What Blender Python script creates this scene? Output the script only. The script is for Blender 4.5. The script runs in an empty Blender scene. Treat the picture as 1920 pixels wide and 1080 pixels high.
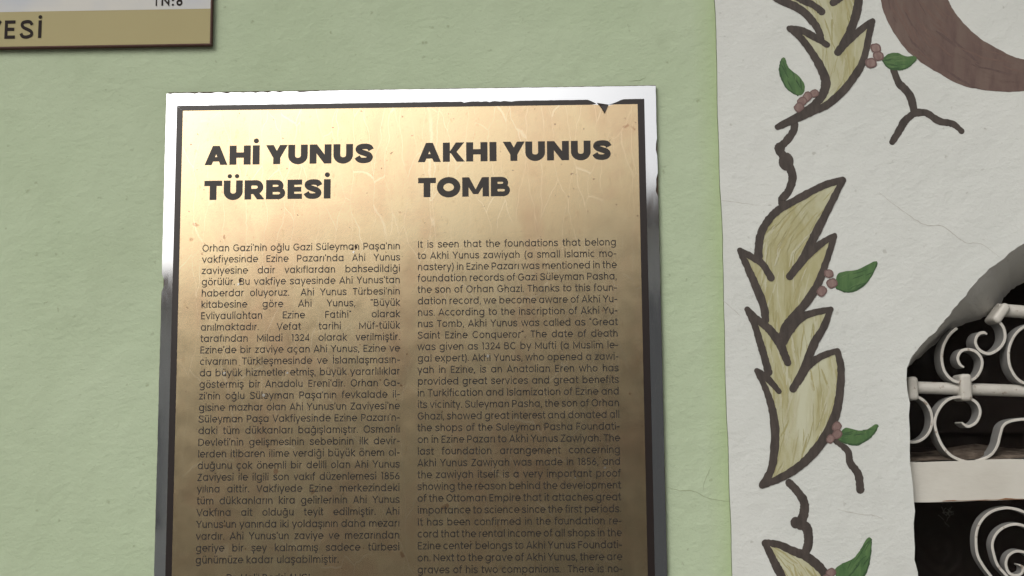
import bpy, bmesh, math, random
from mathutils import Vector, Matrix
from mathutils.geometry import tessellate_polygon
random.seed(7)
R = math.radians
SC = bpy.context.scene
COL = SC.collection

# ------------------------------------------------------------------ camera
EYE = Vector((0.0, -1.55, 1.65))
F_PX = 2300.0
YAW, PIT, ROL = R(1.278), R(6.948), R(0.505)
ROT = Matrix.Rotation(YAW, 3, 'Z') @ Matrix.Rotation(PIT, 3, 'X') @ Matrix.Rotation(ROL, 3, 'Y')
cam_d = bpy.data.cameras.new('camera')
cam_d.sensor_width = 36.0
cam_d.lens = F_PX / 1920.0 * 36.0
cam_d.clip_start = 0.05
cam_d.clip_end = 500
cam = bpy.data.objects.new('camera', cam_d)
COL.objects.link(cam)
cam.matrix_world = Matrix.Translation(EYE) @ (ROT @ Matrix.Rotation(R(90), 3, 'X')).to_4x4()
SC.camera = cam

# ------------------------------------------------------------------ light
SUN_EL, SUN_AZ = R(34), R(207)          # azimuth clockwise from +Y: behind the viewer, to the left, veiled by cloud
world = bpy.data.worlds.new('World')
SC.world = world
world.use_nodes = True
wn = world.node_tree
for n in list(wn.nodes): wn.nodes.remove(n)
wo = wn.nodes.new('ShaderNodeOutputWorld'); bg = wn.nodes.new('ShaderNodeBackground')
sky = wn.nodes.new('ShaderNodeTexSky'); hs = wn.nodes.new('ShaderNodeHueSaturation')
sky.sky_type = 'NISHITA'; sky.sun_disc = False
sky.sun_elevation = SUN_EL; sky.sun_rotation = SUN_AZ
sky.air_density = 1.0; sky.dust_density = 9.0; sky.ozone_density = 1.0
hs.inputs['Saturation'].default_value = 0.28
bg.inputs['Strength'].default_value = 0.15
wn.links.new(sky.outputs[0], hs.inputs['Color']); wn.links.new(hs.outputs[0], bg.inputs[0]); wn.links.new(bg.outputs[0], wo.inputs[0])
sd = bpy.data.lights.new('sun', 'SUN'); sd.energy = 0.5; sd.angle = R(30); sd.color = (1.0, 0.97, 0.92)
so = bpy.data.objects.new('sun', sd); COL.objects.link(so)
sdir = Vector((math.sin(SUN_AZ) * math.cos(SUN_EL), math.cos(SUN_AZ) * math.cos(SUN_EL), math.sin(SUN_EL)))
so.rotation_euler = sdir.to_track_quat('Z', 'Y').to_euler()
so.location = sdir * 30
SC.view_settings.view_transform = 'Standard'; SC.view_settings.look = 'None'
SC.view_settings.gamma = 1.0; SC.view_settings.exposure = -0.76

# ------------------------------------------------------------------ helpers
def at(px, py, Y=0.0):
    """the point at depth Y that the camera sees at photo pixel px, py"""
    d = ROT @ Vector((px - 960.0, F_PX, 540.0 - py))
    return EYE + d * ((Y - EYE.y) / d.y)

def thing(name, label, cat, loc=(0, 0, 0), group=None):
    o = bpy.data.objects.new(name, None); COL.objects.link(o)
    o.location = loc; o.empty_display_size = 0.1
    o['label'] = label; o['category'] = cat
    if group: o['group'] = group
    return o

class MB:
    """collects faces of one mesh in world space"""
    def __init__(s): s.v = []; s.f = []; s.m = []
    def face(s, pts, m=0):
        b = len(s.v); s.v += [tuple(p) for p in pts]; s.f.append(list(range(b, b + len(pts)))); s.m.append(m)
    def strip(s, A, B, m=0, closed=False):
        b = len(s.v); n = len(A); s.v += [tuple(p) for p in A] + [tuple(p) for p in B]
        for i in range(n if closed else n - 1):
            j = (i + 1) % n
            s.f.append([b + i, b + j, b + n + j, b + n + i]); s.m.append(m)
    def box(s, x0, x1, y0, y1, z0, z1, m=0):
        c = [(x, y, z) for x in (x0, x1) for y in (y0, y1) for z in (z0, z1)]
        b = len(s.v); s.v += c
        for q in ((0, 1, 3, 2), (4, 6, 7, 5), (0, 4, 5, 1), (2, 3, 7, 6), (0, 2, 6, 4), (1, 5, 7, 3)):
            s.f.append([b + k for k in q]); s.m.append(m)
    def poly(s, pts, m=0, holes=()):
        """flat polygon (3D points) with holes, tessellated"""
        loops = [[Vector(p) for p in pts]] + [[Vector(p) for p in h] for h in holes]
        b = len(s.v)
        for l in loops: s.v += [tuple(p) for p in l]
        for t in tessellate_polygon(loops): s.f.append([b + k for k in t]); s.m.append(m)
    def tube(s, pts, rad, n=12, m=0, caps=True):
        pts = [Vector(p) for p in pts]; rr = rad if isinstance(rad, (list, tuple)) else [rad] * len(pts)
        rings = []
        for i, p in enumerate(pts):
            t = (pts[min(i + 1, len(pts) - 1)] - pts[max(i - 1, 0)]).normalized()
            u = t.cross(Vector((0.13, 0.2, 1)) if abs(t.z) < 0.9 else Vector((1, 0.1, 0))).normalized(); w = t.cross(u)
            rings.append([p + (u * math.cos(a) + w * math.sin(a)) * rr[i] for a in [2 * math.pi * k / n for k in range(n)]])
        for A, B in zip(rings, rings[1:]): s.strip(A, B, m, True)
        if caps: s.face(rings[0][::-1], m); s.face(rings[-1], m)
    def build(s, name, mats, parent=None, smooth=False, fix=False, bevel=0.0):
        me = bpy.data.meshes.new(name)
        o0 = Vector((0, 0, 0)); p = parent
        while p is not None: o0 += Vector(p.location); p = p.parent
        me.from_pydata([tuple(Vector(v) - o0) for v in s.v], [], s.f)
        for mt in (mats if isinstance(mats, (list, tuple)) else [mats]): me.materials.append(mt)
        me.polygons.foreach_set('material_index', s.m)
        if fix:
            bm = bmesh.new(); bm.from_mesh(me)
            bmesh.ops.remove_doubles(bm, verts=bm.verts, dist=1e-6)
            bmesh.ops.recalc_face_normals(bm, faces=bm.faces); bm.to_mesh(me); bm.free()
        if smooth: me.polygons.foreach_set('use_smooth', [True] * len(me.polygons))
        me.update()
        o = bpy.data.objects.new(name, me); COL.objects.link(o)
        if parent is not None: o.parent = parent
        if bevel:
            b = o.modifiers.new('bevel', 'BEVEL'); b.width = bevel; b.segments = 2; b.limit_method = 'ANGLE'
        return o

def structure(o): o['kind'] = 'structure'; return o

def smooth_path(pts, sub=6, closed=False):
    """Catmull-Rom through pts (tuples of any length)"""
    n = len(pts); out = []
    rng = range(n if closed else n - 1)
    g = (lambda i: pts[i % n]) if closed else (lambda i: pts[max(0, min(n - 1, i))])
    for i in rng:
        a, b, c, d = g(i - 1), g(i), g(i + 1), g(i + 2)
        for k in range(sub):
            t = k / sub
            out.append(tuple(0.5 * (2 * q + (r - p) * t + (2 * p - 5 * q + 4 * r - s) * t * t + (3 * q - p - 3 * r + s) * t ** 3)
                             for p, q, r, s in zip(a, b, c, d)))
    if not closed: out.append(tuple(pts[-1]))
    return out

def ribbon(pts, w, closed=False):
    """left and right edge of a 2D stroke, mitred"""
    n = len(pts); L = []; Rr = []
    ws = w if isinstance(w, (list, tuple)) else [w] * n
    for i in range(n):
        p = pts[i]
        a = pts[i - 1] if (i > 0 or closed) else None
        c = pts[(i + 1) % n] if (i < n - 1 or closed) else None
        def nrm(u, v):
            dx, dy = v[0] - u[0], v[1] - u[1]; l = math.hypot(dx, dy) or 1e-9
            return (-dy / l, dx / l)
        if a is None: nx, ny = nrm(p, c); k = 1
        elif c is None: nx, ny = nrm(a, p); k = 1
        else:
            n1, n2 = nrm(a, p), nrm(p, c)
            nx, ny = n1[0] + n2[0], n1[1] + n2[1]; l = math.hypot(nx, ny)
            if l < 1e-6: nx, ny = n1; k = 1
            else:
                nx /= l; ny /= l; k = min(2.2, 1 / max(0.2, nx * n1[0] + ny * n1[1]))
        h = ws[i] / 2 * k
        L.append((p[0] + nx * h, p[1] + ny * h)); Rr.append((p[0] - nx * h, p[1] - ny * h))
    return L, Rr

# ------------------------------------------------------------------ materials
def mat(name, base, rough=0.6, metal=0.0, spec=0.5):
    m = bpy.data.materials.new(name); m.use_nodes = True
    p = m.node_tree.nodes['Principled BSDF']
    p.inputs['Base Color'].default_value = (*base, 1); p.inputs['Roughness'].default_value = rough
    p.inputs['Metallic'].default_value = metal; p.inputs['Specular IOR Level'].default_value = spec
    return m
def NT(m): return m.node_tree.nodes, m.node_tree.links, m.node_tree.nodes['Principled BSDF']
def coord(m, scale=(1, 1, 1), rot=(0, 0, 0)):
    N, L, P = NT(m)
    tc = N.new('ShaderNodeTexCoord'); mp = N.new('ShaderNodeMapping')
    mp.inputs['Scale'].default_value = scale; mp.inputs['Rotation'].default_value = rot
    L.new(tc.outputs['Object'], mp.inputs[0]); return mp.outputs[0]
def noise(m, v, scale, detail=4, rough=0.55, dist=0.0):
    N, L, P = NT(m)
    n = N.new('ShaderNodeTexNoise'); n.inputs['Scale'].default_value = scale; n.inputs['Detail'].default_value = detail
    n.inputs['Roughness'].default_value = rough; n.inputs['Distortion'].default_value = dist
    L.new(v, n.inputs['Vector']); return n.outputs['Fac']
def ramp(m, fac, stops):
    N, L, P = NT(m)
    r = N.new('ShaderNodeValToRGB'); e = r.color_ramp.elements
    while len(e) < len(stops): e.new(0.5)
    for k, (p, c) in enumerate(stops):
        e[k].position = p; e[k].color = (*c, 1) if len(c) == 3 else c
    L.new(fac, r.inputs[0]); return r.outputs[0]
def mixc(m, fac, a, b, mode='MIX'):
    N, L, P = NT(m)
    x = N.new('ShaderNodeMix'); x.data_type = 'RGBA'; x.blend_type = mode
    for sock, val in ((x.inputs[0], fac), (x.inputs[6], a), (x.inputs[7], b)):
        if isinstance(val, (int, float)): sock.default_value = val
        elif isinstance(val, tuple): sock.default_value = (*val, 1)
        else: L.new(val, sock)
    return x.outputs[2]
def math_n(m, op, a, b=0.0):
    N, L, P = NT(m)
    x = N.new('ShaderNodeMath'); x.operation = op
    for k, val in enumerate((a, b)):
        if isinstance(val, (int, float)): x.inputs[k].default_value = val
        else: L.new(val, x.inputs[k])
    return x.outputs[0]
def bump(m, h, dist, strength=1.0):
    N, L, P = NT(m)
    b = N.new('ShaderNodeBump'); b.inputs['Distance'].default_value = dist; b.inputs['Strength'].default_value = strength
    prev = P.inputs['Normal'].links
    if prev: L.new(prev[0].from_socket, b.inputs['Normal'])
    L.new(h, b.inputs['Height']); L.new(b.outputs[0], P.inputs['Normal'])
def setc(m, c):
    N, L, P = NT(m); L.new(c, P.inputs['Base Color'])

G3 = lambda v: (v, v, v)
def plaster(name, c1, c2, speck, edge_x=None, edge_c=None, rel_=0.62):
    m = mat(name, c1, 0.75, 0, 0.3)
    v = coord(m)
    c = mixc(m, ramp(m, noise(m, v, 5.0, 5), [(0.3, G3(0)), (0.7, G3(1))]), c1, c2)
    vs = coord(m, (1, 1, 1.0), (0, R(38), 0))
    N, L, P = NT(m)
    # broad weathering and a few darker scuffs
    stain = mixc(m, 0.5, c1, speck)
    c = mixc(m, ramp(m, noise(m, coord(m, (1, 1, 0.55)), 2.6, 6, 0.62, 0.6), [(0.50, G3(0)), (0.72, G3(0.30))]), c, stain)
    c = mixc(m, ramp(m, noise(m, vs, 16, 5, 0.7), [(0.60, G3(0)), (0.76, G3(0.30))]), c, stain)
    sp = noise(m, v, 95, 2, 0.5)
    c = mixc(m, ramp(m, sp, [(0.70, G3(0)), (0.78, G3(0.55))]), c, speck)
    if edge_x is not None:      # a hand-brushed band of a greener coat along the window surround
        sx = N.new('ShaderNodeSeparateXYZ'); L.new(v, sx.inputs[0])
        wob = math_n(m, 'MULTIPLY_ADD', noise(m, v, 14, 3), 0.02); N[-1].inputs[2].default_value = 0 if False else -0.01
        xx = math_n(m, 'ADD', sx.outputs[0], wob)
        band = ramp(m, math_n(m, 'MULTIPLY', math_n(m, 'SUBTRACT', xx, edge_x - 0.030), 33.0), [(0.0, G3(0)), (0.6, G3(0.3)), (1.0, G3(0.55))])
        c = mixc(m, band, c, edge_c)
    setc(m, c)
    bump(m, noise(m, v, 20, 3, 0.5), 0.009, 0.5 * rel_)
    bump(m, noise(m, coord(m, (1.0, 1.0, 1.7), (0, R(38), 0)), 75, 4, 0.6), 0.0030, 0.55 * rel_)
    bump(m, noise(m, v, 330, 3, 0.6), 0.0010, 0.8 * rel_)
    return m
M = {}
M['green'] = plaster('green_limewash', (0.465, 0.565, 0.385), (0.51, 0.605, 0.43), (0.27, 0.31, 0.19), 0.2325, (0.42, 0.545, 0.27), 0.72)
M['white'] = plaster('white_limewash', (0.665, 0.69, 0.66), (0.71, 0.73, 0.70), (0.42, 0.42, 0.38))
M['soffit'] = plaster('bare_render', (0.60, 0.59, 0.56), (0.68, 0.67, 0.64), (0.36, 0.34, 0.31))

def brushed_paint(name, a, b, rough=0.55, sc=(1, 1, 0.25), rot=0.0, f=160, s2=None):
    m = mat(name, a, rough, 0, 0.35)
    v = coord(m, sc, (0, rot, 0))
    c = mixc(m, ramp(m, noise(m, v, f, 5, 0.6), [(0.33, G3(0)), (0.68, G3(1))]), a, b)
    if s2: c = mixc(m, ramp(m, noise(m, v, f * 0.3, 4, 0.6, 0.8), [(0.45, G3(0)), (0.68, G3(0.9))]), c, s2)
    setc(m, c); bump(m, noise(m, coord(m), 300, 3), 0.0006, 0.5)
    return m
M['leaf_fill'] = brushed_paint('olive_cream_paint', (0.48, 0.465, 0.285), (0.385, 0.355, 0.175), s2=(0.58, 0.59, 0.44), f=75, rot=R(-12))
M['leaf_cream'] = brushed_paint('cream_paint', (0.55, 0.545, 0.40), (0.48, 0.455, 0.285), f=150)
M['leaf_olive'] = brushed_paint('olive_paint', (0.355, 0.33, 0.155), (0.43, 0.40, 0.225), f=150)
M['leaf_ochre'] = brushed_paint('ochre_paint', (0.44, 0.405, 0.215), (0.39, 0.355, 0.18), f=150)
M['arc_dark'] = brushed_paint('brown_paint_thick', (0.115, 0.077, 0.069), (0.145, 0.098, 0.087), f=150)
M['arc_pale'] = brushed_paint('brown_paint_thin', (0.155, 0.098, 0.083), (0.185, 0.122, 0.10), f=150)
M['leaf_green_dark'] = brushed_paint('dark_green_paint', (0.038, 0.082, 0.035), (0.055, 0.115, 0.045), f=150)
M['leaf_green_pale'] = brushed_paint('pale_green_paint', (0.13, 0.21, 0.085), (0.10, 0.185, 0.07), f=150)
M['brown'] = brushed_paint('dark_brown_paint', (0.050, 0.041, 0.036), (0.084, 0.068, 0.059), f=200)
M['arc'] = brushed_paint('brown_paint', (0.125, 0.082, 0.072), (0.165, 0.112, 0.096), sc=(1, 1, 0.3), rot=R(-52), f=95, s2=(0.19, 0.14, 0.115))
M['leaf_green'] = brushed_paint('leaf_green_paint', (0.055, 0.125, 0.045), (0.11, 0.205, 0.075), f=130)
M['berry'] = brushed_paint('berry_paint', (0.20, 0.125, 0.115), (0.30, 0.215, 0.195), f=160)
M['berry_rim'] = mat('berry_rim_paint', (0.165, 0.10, 0.092), 0.6)
M['crack'] = mat('crack_line', (0.51, 0.50, 0.46), 0.9)
M['crack_green'] = mat('crack_line_green', (0.35, 0.41, 0.26), 0.9)
M['groove'] = mat('grimy_edge', (0.20, 0.235, 0.15), 0.9)

m = M['iron'] = mat('white_iron_paint', (0.60, 0.58, 0.53), 0.42)
v = coord(m); c = mixc(m, ramp(m, noise(m, v, 30, 5), [(0.35, G3(0)), (0.7, G3(1))]), (0.62, 0.60, 0.55), (0.50, 0.48, 0.43))
setc(m, mixc(m, ramp(m, noise(m, v, 140, 3), [(0.63, G3(0)), (0.72, G3(0.8))]), c, (0.22, 0.15, 0.10)))
bump(m, noise(m, v, 160, 4), 0.0012, 0.6)
m = M['iron_shade'] = mat('shaded_iron_paint', (0.23, 0.23, 0.225), 0.6)  # side faces of the white bars, their shade put into a darker grey
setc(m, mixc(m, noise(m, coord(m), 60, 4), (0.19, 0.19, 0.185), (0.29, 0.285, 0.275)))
m = M['transom'] = mat('white_wood_paint', (0.62, 0.60, 0.54), 0.55)
v = coord(m); N, L, P = NT(m)
c = mixc(m, ramp(m, noise(m, v, 18, 5), [(0.35, G3(0)), (0.7, G3(1))]), (0.65, 0.635, 0.575), (0.585, 0.565, 0.505))
setc(m, c); bump(m, noise(m, coord(m, (0.4, 1, 1)), 90, 4), 0.0012, 0.5)
M['rust'] = brushed_paint('rust_stain', (0.21, 0.085, 0.03), (0.30, 0.16, 0.075), f=120)
m = M['dust'] = mat('dusty_mortar', (0.16, 0.125, 0.10), 0.95)
setc(m, mixc(m, ramp(m, noise(m, coord(m), 55, 5), [(0.35, G3(0)), (0.66, G3(1))]), (0.05, 0.034, 0.024), (0.19, 0.15, 0.115)))
bump(m, noise(m, coord(m), 140, 4), 0.004, 0.8)
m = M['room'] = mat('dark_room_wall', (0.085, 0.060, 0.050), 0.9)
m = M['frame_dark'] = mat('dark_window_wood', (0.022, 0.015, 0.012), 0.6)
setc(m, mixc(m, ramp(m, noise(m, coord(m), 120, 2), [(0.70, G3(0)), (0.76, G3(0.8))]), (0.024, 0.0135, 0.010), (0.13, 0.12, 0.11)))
m = M['glass'] = mat('window_glass', (0.92, 0.90, 0.88), 0.03)
NT(m)[2].inputs['Transmission Weight'].default_value = 1.0; NT(m)[2].inputs['IOR'].default_value = 1.18

# plaque
m = M['steel'] = mat('polished_steel', (0.84, 0.87, 0.91), 0.05, 0.92)
v = coord(m)
bump(m, noise(m, v, 5, 2), 0.004, 0.10)
N, L, P = NT(m)
L.new(ramp(m, noise(m, coord(m, (1, 1, 0.2)), 70, 4), [(0.35, G3(0.035)), (0.75, G3(0.11))]), P.inputs['Roughness'])
m = M['brass'] = mat('satin_brass_film', (0.72, 0.55, 0.30), 0.27, 0.93)
N, L, P = NT(m)
v = coord(m)
base = mixc(m, ramp(m, noise(m, v, 7, 5, 0.6), [(0.38, G3(0)), (0.70, G3(1))]), (0.75, 0.62, 0.395), (0.73, 0.57, 0.35))
base = mixc(m, ramp(m, noise(m, coord(m, (1, 1, 0.7)), 8.5, 4, 0.65, 0.3), [(0.48, G3(0)), (0.78, G3(0.75))]), base, (0.62, 0.39, 0.25))
base = mixc(m, ramp(m, noise(m, coord(m, (1, 1, 0.5)), 170, 3, 0.6), [(0.60, G3(0)), (0.74, G3(0.3))]), base, (0.56, 0.38, 0.20))
base = mixc(m, ramp(m, noise(m, v, 150, 2, 0.5), [(0.725, G3(0)), (0.755, G3(0.75))]), base, (0.30, 0.16, 0.09))
base = mixc(m, ramp(m, noise(m, v, 48, 2, 0.5), [(0.745, G3(0)), (0.775, G3(0.6))]), base, (0.40, 0.20, 0.11))
# crazing of the lacquer: mostly upright hairlines
nz = N.new('ShaderNodeTexNoise'); nz.inputs['Scale'].default_value = 22; nz.inputs['Detail'].default_value = 3
L.new(v, nz.inputs['Vector'])
off = N.new('ShaderNodeVectorMath'); off.operation = 'MULTIPLY_ADD'
L.new(nz.outputs['Color'], off.inputs[0]); off.inputs[1].default_value = (0.020, 0, 0.03); L.new(v, off.inputs[2])
mp = N.new('ShaderNodeMapping'); mp.inputs['Scale'].default_value = (1.0, 1.0, 0.20); L.new(off.outputs[0], mp.inputs[0])
vo = N.new('ShaderNodeTexVoronoi'); vo.feature = 'DISTANCE_TO_EDGE'; vo.inputs['Scale'].default_value = 44
L.new(mp.outputs[0], vo.inputs['Vector'])
line = ramp(m, vo.outputs['Distance'], [(0.0, G3(1)), (0.006, G3(0.8)), (0.012, G3(0))])
gate = ramp(m, noise(m, v, 13, 2), [(0.36, G3(0.1)), (0.56, G3(1))])
crz = math_n(m, 'MULTIPLY', line, gate)
setc(m, mixc(m, math_n(m, 'MULTIPLY', crz, 0.36), base, (0.98, 0.88, 0.66)))
rg = math_n(m, 'MULTIPLY_ADD', noise(m, v, 60, 4), 0.10); N[-1].inputs[2].default_value = 0.0
for n_ in N:
    if n_.type == 'MATH' and n_.operation == 'MULTIPLY_ADD': n_.inputs[2].default_value = 0.175
L.new(rg, P.inputs['Roughness'])
bump(m, noise(m, v, 240, 3, 0.6), 0.0002, 0.12)
M['ink'] = mat('dark_ink', (0.030, 0.025, 0.021), 0.40, 0.0, 0.4)
M['ink_border'] = mat('black_border_ink', (0.022, 0.016, 0.015), 0.30, 0.0, 0.5)
M['chip'] = mat('bare_metal_chip', (0.80, 0.78, 0.72), 0.25, 1.0)
M['nick_and_shadow'] = mat('rust_nick_and_shadow', (0.07, 0.045, 0.03), 0.9)  # rust nicks, and the painted shadow line over the plate

# sign
m = M['gold_band'] = mat('gold_sign_film', (0.36, 0.31, 0.135), 0.5, 0.0, 0.4)
setc(m, mixc(m, noise(m, coord(m), 14, 4), (0.375, 0.325, 0.145), (0.345, 0.295, 0.125)))
m = M['sign_pale'] = mat('pale_printed_film', (0.48, 0.50, 0.52), 0.45, 0.0, 0.4)
setc(m, mixc(m, ramp(m, noise(m, coord(m, (1, 1, 1.6)), 6, 3), [(0.38, G3(0)), (0.62, G3(1))]), (0.44, 0.475, 0.53), (0.56, 0.555, 0.52)))
M['sign_edge'] = mat('dark_maroon_edge', (0.10, 0.035, 0.03), 0.6)
M['sign_ink'] = mat('sign_ink', (0.028, 0.022, 0.02), 0.8, 0, 0.2)

# ------------------------------------------------------------------ lettering: a geometric stroke alphabet
def arc(cx, cy, rx, ry, a0, a1, n=12):
    return [(cx + rx * math.cos(R(a0 + (a1 - a0) * k / n)), cy + ry * math.sin(R(a0 + (a1 - a0) * k / n))) for k in range(n + 1)]
W = 0.101
def regular():
    h = W / 2; X = 0.55; C = 0.70; A = 0.745
    r = 0.285 - h; ry = X / 2 - h + 0.006; cy = X / 2
    G = {}
    def add(ch, adv, strokes, dots=(), lsb=0.0): G[ch] = (adv, strokes, list(dots))
    cx = 0.045 + h + r
    bowl = arc(cx, cy, r, ry, 0, 360, 22)
    xr = cx + r
    add('o', 0.66, [bowl]); add('a', 0.70, [bowl, [(xr, 0), (xr, X)]])
    add('d', 0.70, [bowl, [(xr, 0), (xr, A)]]); add('q', 0.70, [bowl, [(xr, -0.2), (xr, X)]])
    xl = 0.07 + h; cb = xl + r; bowl2 = arc(cb, cy, r, ry, 0, 360, 22)
    add('b', 0.70, [bowl2, [(xl, 0), (xl, A)]]); add('p', 0.70, [bowl2, [(xl, -0.2), (xl, X)]])
    add('g', 0.70, [bowl, [(xr, X), (xr, -0.03)] + arc(cx, -0.03, r, 0.15, 0, -150, 9)])
    add('c', 0.60, [arc(cx, cy, r, ry, 48, 312, 14)])
    add('e', 0.645, [[(cx - r, cy), (cx + r, cy)] + arc(cx, cy, r, ry, 0, 318, 18)])
    ra = 0.19
    arch = lambda x0, rr: [(x0, 0.30)] + arc(x0 + rr, X - h - 0.2, rr, 0.2, 180, 0, 10) + [(x0 + 2 * rr, 0)]
    add('n', 0.62, [[(xl, 0), (xl, X)], arch(xl, ra)]); add('h', 0.62, [[(xl, 0), (xl, A)], arch(xl, ra)])
    add('m', 0.94, [[(xl, 0), (xl, X)], arch(xl, 0.175), arch(xl + 0.35, 0.175)])
    add('u', 0.62, [[(xl, X)] + arc(xl + ra, h + 0.2, ra, 0.2, 180, 360, 10) + [(xl + 2 * ra, 0.25)], [(xl + 2 * ra, 0), (xl + 2 * ra, X)]])
    add('r', 0.39, [[(xl, 0), (xl, X)], arc(xl + 0.19, X - h - 0.2, 0.19, 0.2, 180, 82, 6)])
    add('l', 0.235, [[(xl, 0), (xl, A)]]); add('ı', 0.235, [[(xl, 0), (xl, X)]])
    dy = 0.70
    add('i', 0.235, [[(xl, 0), (xl, X)]], [(xl, dy)])
    add('j', 0.25, [[(xl, X), (xl, -0.1), (xl - 0.03, -0.17), (xl - 0.1, -0.18)]], [(xl, dy)])
    add('t', 0.37, [[(0.155, 0.70), (0.155, 0.14), (0.18, 0.065), (0.24, h), (0.34, h)], [(0.03, X - h), (0.34, X - h)]])
    add('f', 0.36, [[(0.145, 0), (0.145, 0.58), (0.17, 0.66), (0.23, 0.70), (0.33, 0.70)], [(0.03, X - h), (0.32, X - h)]])
    add('k', 0.56, [[(xl, 0), (xl, A)], [(0.50, X), (0.17, 0.285), (0.53, 0)]])
    add('v', 0.57, [[(0.055, X), (0.285, 0.035), (0.515, X)]])
    add('w', 0.83, [[(0.05, X), (0.225, 0.035), (0.415, X - 0.02), (0.605, 0.035), (0.78, X)]])
    add('x', 0.56, [[(0.06, 0), (0.50, X)], [(0.06, X), (0.50, 0)]])
    add('y', 0.57, [[(0.055, X), (0.295, 0.02)], [(0.515, X), (0.20, -0.2)]])
    add('z', 0.51, [[(0.05, X - h), (0.43, X - h), (0.07, h), (0.46, h)]])
    add('s', 0.53, [smooth_path([(0.45, 0.40), (0.39, 0.485), (0.26, 0.505), (0.12, 0.475), (0.095, 0.395), (0.17, 0.315), (0.33, 0.255), (0.435, 0.185), (0.42, 0.09), (0.27, 0.044), (0.13, 0.06), (0.06, 0.15)], 3)])
    # capitals
    add('A', 0.70, [[(0.05, 0), (0.345, 0.665), (0.64, 0)], [(0.155, 0.20), (0.535, 0.20)]])
    add('B', 0.66, [[(0.11, 0), (0.11, C)], [(0.11, C - h)] + arc(0.36, 0.51, 0.145, C - h - 0.51, 90, -90, 8) + [(0.11, 0.37)], [(0.11, 0.37)] + arc(0.39, 0.21, 0.16, 0.165, 90, -90, 8) + [(0.11, h)]])
    add('C', 0.76, [arc(0.395, 0.35, 0.30, 0.31, 42, 318, 16)])
    add('D', 0.74, [[(0.11, 0), (0.11, C)], [(0.11, C - h), (0.32, C - h)] + arc(0.34, 0.35, 0.30, 0.304, 88, -88, 12) + [(0.11, h)]])
    add('E', 0.57, [[(0.50, C - h), (0.11, C - h), (0.11, h), (0.50, h)], [(0.11, 0.36), (0.46, 0.36)]])
    add('F', 0.54, [[(0.49, C - h), (0.11, C - h), (0.11, 0)], [(0.11, 0.35), (0.44, 0.35)]])
    add('G', 0.78, [arc(0.395, 0.35, 0.30, 0.31, 45, 358, 18) + [(0.43, 0.335)]])
    add('H', 0.72, [[(0.11, 0), (0.11, C)], [(0.61, 0), (0.61, C)], [(0.11, 0.36), (0.61, 0.36)]])
    add('I', 0.26, [[(0.13, 0), (0.13, C)]]); add('İ', 0.26, [[(0.13, 0), (0.13, C)]], [(0.13, 0.83)])
    add('K', 0.67, [[(0.11, 0), (0.11, C)], [(0.60, C), (0.20, 0.35), (0.62, 0)]])
    add('M', 0.86, [[(0.11, 0), (0.11, 0.63), (0.43, 0.15), (0.75, 0.63), (0.75, 0)]])
    add('N', 0.74, [[(0.11, 0), (0.11, 0.61), (0.63, 0.09), (0.63, C)]])
    add('O', 0.80, [arc(0.40, 0.35, 0.31, 0.315, 0, 360, 26)])
    add('P', 0.63, [[(0.11, 0), (0.11, C)], [(0.11, C - h)] + arc(0.36, 0.475, 0.17, C - h - 0.475, 90, -90, 9) + [(0.11, 0.30)]])
    add('S', 0.64, [smooth_path([(0.55, 0.52), (0.47, 0.63), (0.31, 0.655), (0.14, 0.61), (0.115, 0.50), (0.20, 0.41), (0.40, 0.325), (0.53, 0.235), (0.52, 0.11), (0.33, 0.044), (0.15, 0.07), (0.07, 0.19)], 3)])
    add('T', 0.58, [[(0.03, C - h), (0.55, C - h)], [(0.29, 0), (0.29, C)]])
    add('V', 0.68, [[(0.05, C), (0.34, 0.04), (0.63, C)]])
    add('Y', 0.64, [[(0.04, C), (0.32, 0.31), (0.60, C)], [(0.32, 0), (0.32, 0.33)]])
    add('Z', 0.60, [[(0.06, C - h), (0.50, C - h), (0.09, h), (0.54, h)]])
    # figures
    add('1', 0.36, [[(0.05, C - h), (0.20, C - h), (0.20, 0)]])
    add('2', 0.56, [[(0.08, 0.50)] + arc(0.275, 0.485, 0.185, 0.17, 165, -20, 9) + [(0.09, h), (0.50, h)]])
    add('3', 0.58, [arc(0.27, 0.50, 0.165, 0.155, 165, -90, 10), arc(0.27, 0.20, 0.195, 0.155, 90, -165, 10)])
    add('4', 0.60, [[(0.42, 0), (0.42, 0.65), (0.07, 0.17), (0.55, 0.17)]])
    add('5', 0.57, [[(0.47, C - h), (0.14, C - h), (0.11, 0.38)] + arc(0.275, 0.225, 0.195, 0.18, 135, -155, 11)])
    add('6', 0.59, [arc(0.295, 0.215, 0.20, 0.17, 0, 360, 18), smooth_path([(0.42, 0.66), (0.25, 0.50), (0.115, 0.30), (0.096, 0.21)], 3)])
    add('8', 0.59, [arc(0.295, 0.515, 0.165, 0.14, 0, 360, 18), arc(0.295, 0.20, 0.195, 0.155, 0, 360, 18)])
    add('.', 0.22, [], [(0.10, 0.055)]); add(':', 0.22, [], [(0.10, 0.07), (0.10, 0.44)])
    add(',', 0.22, [[(0.125, 0.10), (0.07, -0.10)]])
    add('’', 0.19, [[(0.115, 0.72), (0.075, 0.53)]])
    add('“', 0.32, [[(0.07, 0.55), (0.10, 0.70)], [(0.19, 0.55), (0.22, 0.70)]])
    add('”', 0.32, [[(0.105, 0.70), (0.07, 0.55)], [(0.225, 0.70), (0.19, 0.55)]])
    add('(', 0.36, [arc(0.42, 0.28, 0.28, 0.50, 120, 240, 8)]); add(')', 0.32, [arc(-0.08, 0.28, 0.28, 0.50, 60, -60, 8)])
    add('-', 0.40, [[(0.05, 0.28), (0.35, 0.28)]])
    # Turkish letters
    def dup(ch, base, strokes=(), dots=()): a, s, d = G[base]; G[ch] = (a, list(s) + list(strokes), list(d) + list(dots))
    um = xl + ra
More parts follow.
